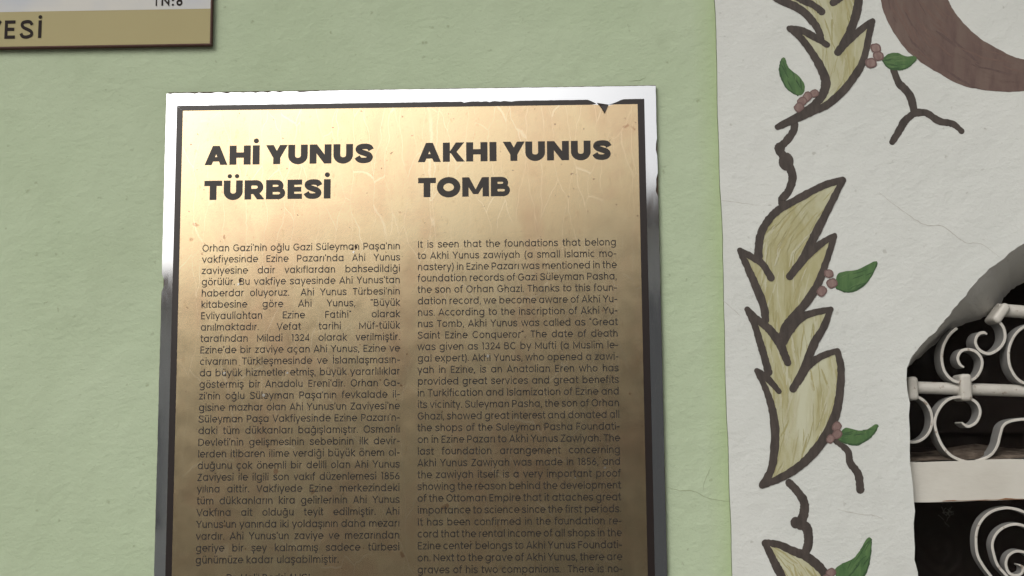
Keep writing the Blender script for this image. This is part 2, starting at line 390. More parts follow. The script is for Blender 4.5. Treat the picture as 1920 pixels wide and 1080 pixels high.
    dup('ü', 'u', dots=[(um - 0.105, dy), (um + 0.105, dy)]); dup('ö', 'o', dots=[(cx - 0.105, dy), (cx + 0.105, dy)])
    dup('Ü', 'U', dots=[]) if 'U' in G else None
    dup('ğ', 'g', [arc(cx, 0.745, 0.12, 0.09, 200, 340, 6)])
    ced = lambda x: [(x, 0.03), (x, -0.07), (x + 0.05, -0.13), (x - 0.06, -0.19)]
    dup('ş', 's', [ced(0.27)]); dup('ç', 'c', [ced(cx)])
    add('U', 0.70, [[(0.105, C)] + arc(0.35, 0.28, 0.245, 0.235, 180, 360, 12) + [(0.595, C)]])
    return G
REG = regular()

def heavy():
    """extra bold capitals, cap height 36"""
    G = {}
    q = lambda *p: ('p', list(p)); rc = lambda x0, x1, y0, y1: q((x0, y0), (x1, y0), (x1, y1), (x0, y1)); s = lambda pts, w: ('s', pts, w)
    G['A'] = (39.5, [q((0, 0), (12.4, 0), (26, 36), (14, 36)), q((27.6, 0), (40, 0), (26, 36), (14, 36)), rc(9, 31, 6.5, 15)])
    G['H'] = (37, [rc(0, 12.2, 0, 36), rc(24.8, 37, 0, 36), rc(11, 26, 13, 23)])
    G['I'] = (12.2, [rc(0, 12.2, 0, 36)])
    G['İ'] = (12.2, [rc(0, 12.2, 0, 36), q(*[(6.1 + 4.6 * math.cos(R(a)), 44.3 + 4.6 * math.sin(R(a))) for a in range(0, 360, 24)])])
    G['Y'] = (37, [q((-0.5, 36), (13, 36), (24.3, 13.5), (12.6, 11.5)), q((37.5, 36), (24, 36), (12.7, 13.5), (24.4, 11.5)), rc(12.4, 24.6, 0, 15)])
    u = [(6, 36)] + arc(17, 15.5, 11, 10.2, 180, 360, 14) + [(28, 36)]
    G['U'] = (34, [s(u, 12)])
    G['Ü'] = (34, [s(u, 12)] + [q(*[(x + 4.0 * math.cos(R(a)), 44 + 4.0 * math.sin(R(a))) for a in range(0, 360, 24)]) for x in (10.5, 23.5)])
    G['N'] = (38, [rc(0, 12, 0, 36), rc(26, 38, 0, 36), q((0, 36), (12.6, 36), (38, 0), (25.4, 0))])
    G['S'] = (32, [s(smooth_path([(28.2, 24.5), (24.5, 29.8), (16.5, 31.2), (8.6, 29.6), (6.2, 25.4), (9.3, 21.4), (16, 18.6), (23.2, 15.6), (26, 11), (23.2, 6.3), (16, 4.7), (8.2, 6.0), (3.8, 11.5)], 4), 10.4)])
    G['T'] = (32, [rc(0, 32, 26, 36), rc(9.9, 22.1, 0, 27)])
    G['R'] = (35, [rc(0, 12, 0, 36), s([(9, 31)] + arc(20.5, 23, 8, 8, 90, -90, 10) + [(9, 15)], 10), q((12, 15), (24, 15), (36, 0), (22.5, 0))])
    G['B'] = (35, [rc(0, 12, 0, 36), s([(9, 31.4)] + arc(20, 25, 6.6, 6.4, 90, -90, 10) + [(9, 18.6)], 9), s([(9, 18)] + arc(22, 11.2, 7.8, 6.8, 90, -90, 10) + [(9, 4.5)], 9)])
    G['E'] = (26, [rc(0, 12, 0, 36), rc(11, 26, 0, 9.6), rc(11, 24.6, 13.4, 22.4), rc(11, 26, 26.4, 36)])
    G['K'] = (37, [rc(0, 12.2, 0, 36), q((10, 16), (22.5, 36), (37, 36), (22, 16)), q((11, 20.5), (21.5, 21.5), (38, 0), (24, 0))])
    G['O'] = (42, [s(arc(21, 18, 15.3, 13.2, 0, 360, 32), 11.6)])
    G['M'] = (48, [rc(0, 11.5, 0, 36), rc(36.5, 48, 0, 36), q((0, 36), (12.5, 36), (28.5, 4.5), (19.5, 4.5)), q((48, 36), (35.5, 36), (19.5, 4.5), (28.5, 4.5))])
    return G
HVY = heavy()

def put_glyph(mb, g, ox, oz, sx, sz, Y, w=W):
    k = 0
    for st in g[1]:
        if isinstance(st, tuple) and st[0] in ('p', 's'):
            pts, ww = (st[1], st[2] if st[0] == 's' else None)
        else: pts, ww = st, w
        yy = Y - k * 1.2e-5; k += 1
        if ww is None:
            mb.face([(ox + p[0] * sx, yy, oz + p[1] * sz) for p in pts])
        else:
            cl = math.hypot(pts[0][0] - pts[-1][0], pts[0][1] - pts[-1][1]) < 1e-6
            if cl: pts = pts[:-1]
            A, B = ribbon(pts, ww, cl)
            mb.strip([(ox + p[0] * sx, yy, oz + p[1] * sz) for p in A], [(ox + p[0] * sx, yy, oz + p[1] * sz) for p in B], 0, cl)
    for d in (g[2] if len(g) > 2 else ()):
        r = w * 0.62
        mb.face([(ox + (d[0] + r * math.cos(R(a))) * sx, Y - 5e-5, oz + (d[1] + r * math.sin(R(a))) * sz) for a in range(0, 360, 45)])

def put_words(mb, words, x0, x1, z, size, Y, justify=True, gaps=None):
    """one justified line of the small text"""
    adv = lambda wd: sum(REG[c][0] for c in wd) * size
    tot = sum(adv(wd) for wd in words); n = len(words) - 1
    sx = size * 0.885; tot *= 0.885; gap = 0.25 * size
    if justify and n > 0:
        gap = (x1 - x0 - tot) / n
        if gap < 0.20 * size:
            k = (x1 - x0) / (tot + n * 0.20 * size); sx *= k; gap = 0.20 * size * k
    x = x0
    for wd in words:
        for c in wd:
            put_glyph(mb, REG[c], x, z, sx, size, Y); x += REG[c][0] * sx
        x += gap

def put_heading(mb, text, x0, x1, z, cap, Y, sp=3.4, gap=8.0):
    pr = {('Y', 'U'): -2, ('A', 'H'): 0.5, ('A', 'K'): 0.5, ('T', 'Ü'): -0.5, ('T', 'O'): -1.5}
    pos = []; x = 0
    for i, c in enumerate(text):
        if c == ' ': x += gap; continue
        pos.append((c, x)); x += HVY[c][0] + sp + pr.get((c, text[i + 1] if i + 1 < len(text) else ''), 0)
    wd = x - sp; sx = (x1 - x0) / wd; sz = cap / 36.0
    for c, px in pos: put_glyph(mb, HVY[c], x0 + px * sx, z, sx, sz, Y)

# ------------------------------------------------------------------ ground and street
def sheet(name, x0, x1, y0, y1, z, m):
    b = MB(); b.face([(x0, y0, z), (x1, y0, z), (x1, y1, z), (x0, y1, z)]); return structure(b.build(name, m))
m = M['earth'] = mat('dry_earth', (0.20, 0.17, 0.13), 0.95)
setc(m, mixc(m, noise(m, coord(m), 1.4, 6), (0.16, 0.135, 0.10), (0.26, 0.23, 0.18)))
m = M['asphalt'] = mat('asphalt', (0.06, 0.06, 0.06), 0.85)
setc(m, mixc(m, noise(m, coord(m), 3, 8), (0.045, 0.045, 0.046), (0.085, 0.083, 0.08)))
m = M['paving'] = mat('paving', (0.30, 0.29, 0.27), 0.85)
N, L, P = NT(m); br = N.new('ShaderNodeTexBrick'); br.inputs['Scale'].default_value = 2.4
br.inputs['Color1'].default_value = (0.30, 0.285, 0.265, 1); br.inputs['Color2'].default_value = (0.35, 0.335, 0.31, 1); br.inputs['Mortar'].default_value = (0.16, 0.15, 0.14, 1)
br.inputs['Mortar Size'].default_value = 0.012
L.new(coord(m), br.inputs['Vector']); setc(m, br.outputs['Color'])
sheet('ground', -120, 120, -140, 60, -0.14, M['earth'])
sheet('road', -60, 60, -8.2, -2.6, -0.13, M['asphalt'])
b = MB(); b.box(-30, 30, -2.6, -0.002, -0.3, 0.0); structure(b.build('pavement', M['paving'], bevel=0.01))

# ------------------------------------------------------------------ the tomb building: wall, painted surround, window
bld = thing('tomb_building', 'pale green plastered building wall with white arched window surround painted with leaves', 'building', (0, 0.15, 0))
ZC = EYE.z
SX0 = 0.2328                                    # left edge of the white surround
XC = 0.88                                       # window axis
SX1 = 2 * XC - SX0
SZ0, SZ1 = ZC - 1.05, ZC + 1.0
b = MB()
b.poly([(-4.5, 0, -0.14), (5.5, 0, -0.14), (5.5, 0, 2.85), (-4.5, 0, 2.85)], 0, [[(SX0 + 0.01, 0, SZ0 + .01), (SX1 - .01, 0, SZ0 + .01), (SX1 - .01, 0, SZ1 - .01), (SX0 + .01, 0, SZ1 - .01)]])
b.face([(-4.5, 0, 2.85), (5.5, 0, 2.85), (5.5, 0.3, 2.85), (-4.5, 0.3, 2.85)])
b.face([(-4.5, 0, -0.14), (-4.5, 0, 2.85), (-4.5, 5, 2.85), (-4.5, 5, -0.14)])
b.face([(5.5, 0, -0.14), (5.5, 0, 2.85), (5.5, 5, 2.85), (5.5, 5, -0.14)])
wall = b.build('green_wall', M['green'], bld)
b = MB(); b.box(-4.7, 5.7, -0.55, 5.3, 2.852, 2.97); b.box(-4.7, 5.7, -0.62, 5.3, 2.972, 3.05)  # roof out of view, its eave lowered and lengthened to darken the wall top
b.build('roof', M['soffit'], bld, bevel=0.01)  # unseen roof, eave set low and long to darken the wall top

YS = -0.006                                     # face of the surround
def rel(p): return (p.x, p.z)
# front outline of the opening (photo pixels on the surround face)
arch_px = [(1700, 690), (1715, 661), (1733, 641), (1752, 623), (1768, 605), (1782.5, 587), (1798, 568), (1815, 548), (1835.5, 522), (1856, 504), (1876, 489), (1897, 472), (1920, 456)]
arch = [at(x, y, YS) for x, y in arch_px]
top_x, top_z = XC, arch[-1].z + 0.075
extra = [(arch[-1].x + (XC - arch[-1].x) * t, arch[-1].z + 0.075 * (1 - (1 - t) ** 1.8)) for t in (0.2, 0.4, 0.6, 0.8, 1.0)]
left = [(p.x, p.z) for p in arch] + extra
jx0, jx1 = at(1700, 690, YS).x, at(1709, 1080, YS).x
sill_z = ZC - 0.80
jamb = []
nj = 60
for k in range(nj):
    t = k / nj
    z = sill_z + (left[0][1] - sill_z) * t
    jamb.append((jx0 + 0.0012 * math.sin(z * 61) + random.uniform(-0.0010, 0.0010) + 0.0009 * math.sin(z * 150), z))
# roughen the arch edge a little
la = smooth_path(left, 4)
la = [(x + 0.0006 * math.sin(i * 1.7) + random.uniform(-0.0003, 0.0003), z + 0.0006 * math.sin(i * 0.9)) for i, (x, z) in enumerate(la)]
half = jamb + la
outline = half + [(2 * XC - x, z) for x, z in half[-2::-1]]
OUT = [(x, YS, z) for x, z in outline]
rim = []
nz_ = 90
edgeL = [(SX0 + random.uniform(-0.0006, 0.0006) + 0.0004 * math.sin(k * 0.37) + 0.0004 * math.sin(k * 1.13), YS, SZ0 + (SZ1 - SZ0) * k / nz_) for k in range(nz_ + 1)]
edgeR = [(2 * XC - x, y, z) for x, y, z in edgeL]
rim = edgeL + edgeR[::-1]
b = MB()
b.poly(rim, 0, [OUT])
b.strip(rim, [(x, 0.012, z) for x, y, z in rim], 1, True)
sur = b.build('window_surround', [M['white'], M['groove']], bld)

# splayed soffit of the arch, then the straight reveal
YB = 0.055
inner_px = [(1701, 690), (1718, 675), (1736, 660), (1758, 641), (1780.5, 623), (1803, 609), (1826, 601), (1848, 594), (1866, 582), (1880, 562), (1890, 550), (1901, 540), (1920, 530)]
inn = [at(x, y, YB) for x, y in inner_px]
inn2 = [(p.x, p.z) for p in inn]
ex2 = [(inn2[-1][0] + (XC - inn2[-1][0]) * t, inn2[-1][1] + 0.055 * (1 - (1 - t) ** 1.8)) for t in (0.2, 0.4, 0.6, 0.8, 1.0)]
lb = smooth_path(inn2 + ex2, 4)
lb = [(x + 0.0007 * math.sin(i * 1.3), z + 0.0008 * math.sin(i * 2.1) + random.uniform(-0.0004, 0.0004)) for i, (x, z) in enumerate(lb)]
jb = [(x + 0.004, z) for x, z in jamb]
halfb = jb + lb
assert len(halfb) == len(half), (len(halfb), len(half))
inline = halfb + [(2 * XC - x, z) for x, z in halfb[-2::-1]]
INN = [(x, YB, z) for x, z in inline]
b = MB(); b.strip(OUT, INN, 0, True); b.strip(INN, [(x, 0.26, z) for x, y, z in INN], 0, True)
b.build('window_reveal', M['soffit'], bld, smooth=True, fix=True)
# sill
b = MB(); b.box(jx0 - 0.03, 2 * XC - jx0 + 0.03, -0.05, 0.10, sill_z - 0.05, sill_z - 0.001); b.build('window_sill', M['white'], bld, bevel=0.006)

# window: dark timber frame, panes, room behind
win_l, win_r = jx0 + 0.01, 2 * XC - jx0 - 0.01
b = MB()
tz = at(1800, 900, 0.14).z
for x0, x1 in ((win_l, win_l + 0.03), (XC - 0.02, XC + 0.02), (win_r - 0.03, win_r)): b.box(x0, x1, 0.16, 0.20, sill_z, ZC + 0.21)
for z0, z1 in ((sill_z, sill_z + 0.05),): b.box(win_l + .031, win_r - .031, 0.162, 0.198, z0, z1)
win = b.build('window', M['frame_dark'], bld, bevel=0.004)
b = MB()
for x0, x1 in ((win_l + 0.031, XC - 0.021), (XC + 0.021, win_r - 0.031)): b.box(x0, x1, 0.178, 0.182, sill_z + 0.052, ZC + 0.32)
b.build('pane', M['glass'], win)
b = MB(); b.box(win_l, win_r, 0.225, 0.245, sill_z, ZC + 0.40)
zz = at(1800, 812, 0.225).z
b.box(win_l, win_r, 0.212, 0.2245, zz, zz + 0.014); b.box(win_l, win_r, 0.212, 0.2245, zz - 0.03, zz - 0.02)
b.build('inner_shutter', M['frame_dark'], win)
b = MB(); b.box(XC - 1.6, XC + 1.6, 0.262, 3.2, -0.1, 3.2)
bb = MB()
for f, v_ in ((b, 0),): pass
# open the room towards the window: all faces but the front one
room = MB(); room.v = list(b.v); room.f = [f for k, f in enumerate(b.f) if k != 2]; room.m = [0] * len(room.f)
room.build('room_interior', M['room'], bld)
b = MB()                                        # back of the wall round the opening, keeps the daylight out
b.poly([(XC - 1.6, 0.261, -0.1), (XC + 1.6, 0.261, -0.1), (XC + 1.6, 0.261, 3.2), (XC - 1.6, 0.261, 3.2)], 0, [[(x, 0.261, z) for x, z in inline]])
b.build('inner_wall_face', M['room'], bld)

rnd = random.Random(4)
b = MB()
for k in range(16):
    x0, y0 = 1775 + rnd.gauss(0, 5), 962 + rnd.gauss(0, 6); a = rnd.uniform(0, 6.28); l = rnd.uniform(5, 16)
    pts = [(x0 + math.cos(a + j * rnd.uniform(-.2, .2)) * l * (j / 4 - 0.5), y0 + math.sin(a) * l * (j / 4 - 0.5) + rnd.gauss(0, .8)) for j in range(5)]
    A, B = ribbon(smooth_path(pts, 3), 1.0)
    b.strip([at(*p, 0.12 + k * 0.0006) for p in A], [at(*p, 0.12 + k * 0.0006) for p in B])
M['web'] = mat('dusty_web', (0.16, 0.155, 0.14), 0.9)
b.build('cobweb', M['web'], bld)

# white transom across the opening, rust under its lower edge, dusty mortar slope on top
YT = 0.012
tl, tr = at(1698, 867, YT), at(1920, 860.4, YT); bl_, br_ = at(1698, 942.5, YT), at(1920, 936.7, YT)
def xat(p, q, x): t = (x - p.x) / (q.x - p.x); return p.z + (q.z - p.z) * t
xl_, xr_ = jx0 + 0.0015, 2 * XC - jx0 - 0.0015
b = MB(); n = 40; top = []; bot = []
for k in range(n + 1):
    x = xl_ + (xr_ - xl_) * k / n
    xm = x if x <= XC else 2 * XC - x
    top.append((x, YT, xat(tl, tr, xm) + random.uniform(-0.0007, 0.0007))); bot.append((x, YT, xat(bl_, br_, xm) + random.uniform(-0.0004, 0.0004)))
b.strip(top, bot); b.strip(top, [(x, 0.09, z) for x, y, z in top]); b.strip(bot, [(x, 0.09, z) for x, y, z in bot])
tran = b.build('transom', M['transom'], bld)
b = MB(); A = []; B = []
for k in range(160):
    x = xl_ + 0.04 + (xr_ - xl_ - 0.06) * k / 159; xm = x if x <= XC else 2 * XC - x
    z = xat(bl_, br_, xm)
    A.append((x, YT - 0.0006, z + 0.0004)); B.append((x, YT - 0.0006, z + 0.0009 + max(0, 0.0013 * math.sin(x * 57) * math.sin(x * 131 + 1) + random.uniform(-0.0004, 0.0006))))
b.strip(A, B); b.build('rust_stain', M['rust'], tran)
b = MB(); rows = []
for j in range(7):
    row = []
    for k in range(60):
        x = xl_ + (xr_ - xl_) * k / 59; xm = x if x <= XC else 2 * XC - x
        z0 = xat(tl, tr, xm)
        row.append((x, 0.018 + 0.075 * j / 6, z0 + 0.0005 + (0.0135 + 0.004 * math.sin(xm * 47)) * (j / 6) ** 0.8 + random.uniform(0, 0.0014)))
    rows.append(row)
for A, B in zip(rows, rows[1:]): b.strip(A, B)
b.build('dusty_mortar', M['dust'], bld, smooth=True)

# ------------------------------------------------------------------ painted ornament on the surround
lay = [0]
def paint_y(): lay[0] += 1; return YS - 0.00025 - lay[0] * 0.0000028
def brush(mb, pts, w0, w1=None, wm=None, m=0, rough=0.9):
    """a brush stroke through photo pixels: width w0 -> wm -> w1, rounded ends, slightly uneven edges"""
    P = smooth_path(pts, 7); n = len(P)
    w1 = w0 if w1 is None else w1; wm = (w0 + w1) / 2 if wm is None else wm
    ws = []
    for i in range(n):
        t = i / (n - 1)
        w = w0 + (wm - w0) * t * 2 if t < 0.5 else wm + (w1 - wm) * (t - 0.5) * 2
        ws.append(max(1.5, w * 1.2 + random.uniform(-rough, rough)))
    A, B = ribbon(P, ws); yy = paint_y()
    A = [(x + random.uniform(-.5, .5) * rough, y + random.uniform(-.5, .5) * rough) for x, y in A]; B = [(x + random.uniform(-.5, .5) * rough, y + random.uniform(-.5, .5) * rough) for x, y in B]
    # rounded caps
    def cap(p, q, w):
        a = math.atan2(p[1] - q[1], p[0] - q[0])
        return [(p[0] + w / 2 * math.cos(a + R(d)), p[1] + w / 2 * math.sin(a + R(d))) for d in (60, 30, 0, -30, -60)]
    c0 = cap(P[0], P[2], ws[0]); c1 = cap(P[-1], P[-3], ws[-1])
    mb.strip([at(*p, yy) for p in A], [at(*p, yy) for p in B], m)
    for cc, a_, b_ in ((c0, A[0], B[0]), (c1, A[-1], B[-1])):
        loop = [a_] + (cc if math.hypot(cc[0][0] - a_[0], cc[0][1] - a_[1]) < math.hypot(cc[-1][0] - a_[0], cc[-1][1] - a_[1]) else cc[::-1]) + [b_]
        mb.face([at(*p, yy) for p in loop], m)
def blob(mb, pts, m=0, sub=5, smooth=True, jit=0.35):
    P = smooth_path(pts, sub, True) if smooth else pts
    yy = paint_y()
    mb.poly([at(x + random.uniform(-jit, jit), y + random.uniform(-jit, jit), yy) for x, y in P], m)

def inside(p, poly):
    c = False; j = len(poly) - 1
    for i in range(len(poly)):
        (xi, yi), (xj, yj) = poly[i], poly[j]
        if (yi > p[1]) != (yj > p[1]) and p[0] < (xj - xi) * (p[1] - yi) / (yj - yi) + xi: c = not c
        j = i
    return c
def streaks(mb, poly, spine, n, tones, wr=(1.5, 5.0), lr=(20, 90), pull=0.0, box=None):
    """separate dry brush marks inside a painted shape, following its spine"""
    xs = [p[0] for p in poly]; ys = [p[1] for p in poly]
    box = box or (min(xs), max(xs), min(ys), max(ys))
    k = 0; tries = 0
    while k < n and tries < n * 30:
        tries += 1
        p = (random.uniform(box[0], box[1]), random.uniform(box[2], box[3]))
        if not inside(p, poly): continue
        l = random.uniform(*lr); wob = random.uniform(-0.25, 0.25); pts = [p]; q = p
        for st in range(max(3, int(l / 7))):
            d = min(range(len(spine) - 1), key=lambda i: (spine[i][0] + spine[i + 1][0] - 2 * q[0]) ** 2 + (spine[i][1] + spine[i + 1][1] - 2 * q[1]) ** 2)
            a = math.atan2(spine[d + 1][1] - spine[d][1], spine[d + 1][0] - spine[d][0]) + wob + random.uniform(-0.12, 0.12)
            q = (q[0] + 7 * math.cos(a), q[1] + 7 * math.sin(a))
            if not inside(q, poly): break
            pts.append(q)
        if len(pts) < 3: continue
        w = random.uniform(*wr); P = smooth_path(pts, 3); m_ = len(P)
        A, B = ribbon(P, [max(0.3, w * math.sin(math.pi * (i + 0.6) / (m_ + 0.2)) ** 0.6 * random.uniform(0.75, 1.1)) for i in range(m_)])
        yy = paint_y(); mb.strip([at(*u, yy) for u in A], [at(*u, yy) for u in B], random.choice(tones)); k += 1
LEAF_M = ['leaf_fill', 'brown', 'leaf_cream', 'leaf_olive', 'leaf_ochre']
def leaf(fill, strokes, spine=(), n=0):
    lay[0] = 30; b = MB(); blob(b, fill, 0, smooth=False)
    if n: streaks(b, fill, spine, n, (2, 2, 2, 3, 3, 4)); streaks(b, fill, spine, n // 3, (3, 4), (0.8, 1.8), (30, 90))
    for s in strokes: brush(b, *s, m=1)
    return b.build('painted_leaf', [M[k] for k in LEAF_M], sur)

B1 = [(1422, 481), (1423, 457), (1428.6, 433), (1444, 408.6), (1462, 392), (1486.6, 378), (1523, 358), (1554, 344), (1580, 338)]
B2 = [(1580, 339), (1566, 366), (1548, 402), (1532, 433), (1520, 457.5), (1502, 489.5), (1481, 518)]
B3 = [(1387, 469), (1410, 482), (1428.6, 494), (1446, 521)]
B4 = [(1387, 470), (1401, 500), (1416, 534), (1431.6, 573.5), (1435, 600)]
B5 = [(1565, 441), (1538.5, 457.5), (1514, 479), (1490, 507)]
B6 = [(1564.5, 443.7), (1551, 485), (1535.5, 527.7), (1514, 564), (1486.6, 595), (1471, 613), (1465, 635)]
B7 = [(1401, 580), (1422.5, 601), (1444, 619), (1462, 643.8), (1469, 660), (1477, 680)]
B8 = [(1401, 581), (1416, 613), (1425.5, 643.8), (1432, 665), (1441, 698)]
B9 = [(1558, 580), (1523, 587), (1499, 598), (1477.5, 625.5), (1468, 645)]
B10 = [(1557, 581), (1544.7, 613), (1526, 645), (1508, 690), (1487, 729)]
B11 = [(1419, 695), (1441, 711.6), (1461, 734)]
B12 = [(1419.4, 696), (1434.7, 727), (1447, 763.6), (1453, 803), (1451.5, 846), (1445, 882.7), (1429, 910)]
B13 = [(1568, 658), (1538.5, 669), (1514, 687), (1499, 711.6), (1488, 728)]
B14 = [(1570, 658), (1577, 693), (1573.7, 742), (1566, 779), (1548, 818.5), (1517, 858), (1486.6, 882.7), (1456, 899.5), (1429, 910)]
fillB = B1 + B2[1:5] + B5[:2][::-1] + [(1564, 444)] + B6[1:6] + B9[:4][::-1] + B10[1:4] + [(1500, 706)] + B13[:3][::-1] + B14[1:] + B12[:-1][::-1] + [(1437, 708)] + B8[::-1][:-1] + [(1401, 581)] + B7[1:3] + [(1437, 608)] + B4[::-1] + B3[1:2] + [(1424, 491)]
def clean(p):
    o = []
    for q in p:
        if not o or math.hypot(q[0] - o[-1][0], q[1] - o[-1][1]) > 1.0: o.append(q)
    return o
o = leaf(clean(fillB), [(B1, 13, 11), (B2, 9, 12, 14), (B3, 9, 11, 12), (B4, 9, 12, 13), (B5, 8, 11, 13), (B6, 9, 10, 14), (B7, 9, 12, 14), (B8, 8, 12, 12),
                 (B9, 9, 11, 13), (B10, 9, 12, 14), (B11, 9, 8, 11), (B12, 8, 11, 14), (B13, 9, 10, 13), (B14, 10, 10, 16)], [(1575, 345), (1530, 395), (1480, 470), (1468, 560), (1470, 650), (1480, 730), (1470, 800), (1445, 890)], 130)
o['label'] = 'large painted leaf in the middle, whole, with toothed brown outline'
A1 = [(1410, -50), (1440, -16), (1464, 1), (1491, 12), (1515, 30), (1533, 54), (1540, 76)]
A2 = [(1485, -10), (1503, 0), (1524, 9), (1541, 22)]
A3 = [(1582, -8), (1572, 0), (1562, 5)]
A4 = [(1604, -60), (1612, -25), (1610, 0), (1606, 24), (1597, 51), (1582, 81.6), (1570, 98)]
A5 = [(1480, 53), (1503, 57), (1527, 69.5), (1551, 84)]
A6 = [(1480.5, 54), (1500, 69.5), (1521, 96.7), (1539, 127), (1548.5, 154), (1542, 178), (1524, 199), (1491, 220.5), (1458, 238)]
A7 = [(1636, 39), (1612, 57), (1588, 78.5), (1571, 98)]
A8 = [(1636, 40), (1628.5, 69.5), (1621, 105.7), (1609, 133), (1582, 169), (1551.5, 196), (1527, 208), (1494, 223.6), (1458, 238)]
Atop = [(1604, -60), (1575, -110), (1535, -150)]
Atl = [(1535, -150), (1480, -115), (1430, -70), (1410, -50)]
fillA = A1[:-1] + [(1532, 68), (1503, 57), (1481, 54)] + A6[1:] + A8[::-1][1:] + [(1612, 57), (1600, 60)] + A4[:4][::-1] + Atop[1:] + Atl[1:-1]
o = leaf(clean(fillA), [(A1, 10, 11, 13), (A2, 10, 11), (A3, 8, 11), (A4, 12, 11, 14), (A5, 9, 9, 12), (A6, 9, 10, 15), (A7, 9, 11, 12), (A8, 9, 9, 13), (Atop, 12, 9), (Atl, 9, 11)], [(1535, -140), (1555, -60), (1570, 20), (1575, 90), (1570, 150), (1530, 200), (1470, 232)], 80)
o['label'] = 'painted leaf at the top with its stalk curling to the lower left'
C1 = [(1434, 1018), (1444.5, 1039), (1455.6, 1061.5), (1465, 1080), (1474, 1115), (1476, 1160)]
C2 = [(1435, 1017), (1461, 1021.7), (1487, 1033), (1511, 1043), (1533, 1060), (1548, 1078), (1562, 1110), (1560, 1160)]
C3 = [(1476, 1160), (1490, 1210), (1520, 1250)]; C4 = [(1560, 1160), (1545, 1210), (1520, 1250)]
o = leaf(clean(C1 + C3[1:] + C4[::-1][1:] + C2[::-1][1:]), [(C1, 10, 12, 14), (C2, 10, 12, 15), (C3, 12, 9), (C4, 12, 9)], [(1437, 1020), (1480, 1060), (1515, 1120), (1520, 1230)], 50)
o['label'] = 'painted leaf at the bottom with its tip pointing to the upper left'

def twig(*strokes, blobs=()):
    lay[0] = 20; b = MB()
    for s in strokes: brush(b, *s)
    for (x, y, rx, ry) in blobs: blob(b, [(x + rx * math.cos(R(a)), y + ry * math.sin(R(a))) for a in range(0, 360, 30)])
    return b.build('painted_twig', M['brown'], sur)
twig(([(1489.6, 226), (1488, 245), (1474, 265), (1461, 279), (1471, 296), (1480, 312), (1486, 334), (1478, 359), (1466, 374), (1468, 384)], 11, 12, 14), blobs=[(1462, 278, 10, 11), (1474, 303, 14, 17)])
twig(([(1479.6, 905), (1496, 922.6), (1507.5, 941), (1507.5, 961.5), (1503, 980), (1513, 991), (1516, 1009.6), (1514, 1026), (1506, 1042)], 12, 13, 16), blobs=[(1492, 980, 10, 11), (1501, 983, 10, 11)])
twig(([(1674, 126), (1684.5, 154), (1705.6, 178), (1714.7, 212)], 10, 12, 13), ([(1715, 211), (1696.6, 226.6), (1688, 241.7), (1673, 266)], 11, 10, 13), ([(1714, 212), (1736, 211.5), (1760, 226.6), (1787, 232.7), (1803, 246)], 12, 9, 11))
twig(([(1566, 827), (1589, 845), (1594, 867.5), (1609, 889), (1613, 918)], 8, 13, 12))

def leaflet(pts):
    lay[0] = 40; b = MB(); blob(b, pts)
    i, j = max(((i, j) for i in range(len(pts)) for j in range(i)), key=lambda t: math.hypot(pts[t[0]][0] - pts[t[1]][0], pts[t[0]][1] - pts[t[1]][1]))
    streaks(b, pts, [pts[i], pts[j]], 14, (1, 1, 2, 0), (1.2, 3.2), (15, 40))
    low = sorted(pts[min(i, j):max(i, j) + 1] if sum(p[1] for p in pts[min(i, j):max(i, j) + 1]) / (abs(i - j) + 1) > sum(p[1] for p in pts) / len(pts) else pts[max(i, j):] + pts[:min(i, j) + 1], key=lambda p: 0)
    if len(low) > 2: brush(b, low, 1.5, 1.5, 3.0, m=1)
    return b.build('painted_leaflet', [M['leaf_green'], M['leaf_green_dark'], M['leaf_green_pale']], sur)
leaflet([(1655, 113), (1666, 101), (1683, 99), (1698, 105.5), (1714, 105), (1718, 112), (1702.6, 126), (1687.5, 130), (1666, 127)])
leaflet([(1462, 124), (1466, 110), (1472, 109), (1479, 127), (1497, 142), (1507.7, 157), (1507.7, 172), (1496, 179), (1476, 166), (1464, 142)])
leaflet([(1567, 525), (1575, 511), (1609, 505), (1637, 491), (1645, 493), (1633, 518.5), (1615, 538), (1590.5, 547.6), (1568, 541)])
leaflet([(1570, 823), (1577, 810), (1586, 802), (1609, 807), (1627, 805), (1640, 796), (1647, 799), (1633, 818.5), (1609, 833), (1586, 831)])
leaflet([(1565, 1071), (1576, 1058.7), (1600, 1046.7), (1615, 1028), (1625, 1010), (1634, 1011), (1631.5, 1043), (1622, 1076), (1600, 1097), (1575, 1092)])

def berries(cs):
    lay[0] = 260; b = MB()
    for x, y, r in cs:
        ang = random.uniform(0, 3)
        ell = lambda k: [(x + k * r * (1 + 0.12 * math.sin(R(a) * 2 + ang)) * math.cos(R(a)), y + k * r * (1 + 0.12 * math.cos(R(a) * 2 + ang)) * math.sin(R(a))) for a in range(0, 360, 36)]
        blob(b, ell(1.0), 1, 3); blob(b, ell(0.74), 0, 3)
    return b.build('painted_berries', [M['berry'], M['berry_rim']], sur)
berries([(1642, 90, 10), (1647, 105, 10), (1633, 118, 10.5)])
berries([(1527, 175, 8), (1514, 181, 9), (1504, 190, 9), (1498, 201, 9)])
berries([(1554, 513, 9), (1560, 531, 10), (1541, 546, 9.5)])
berries([(1569, 800, 9), (1570, 814, 9), (1557, 823, 8)])
berries([(1558, 1074, 9), (1549, 1086, 9)])

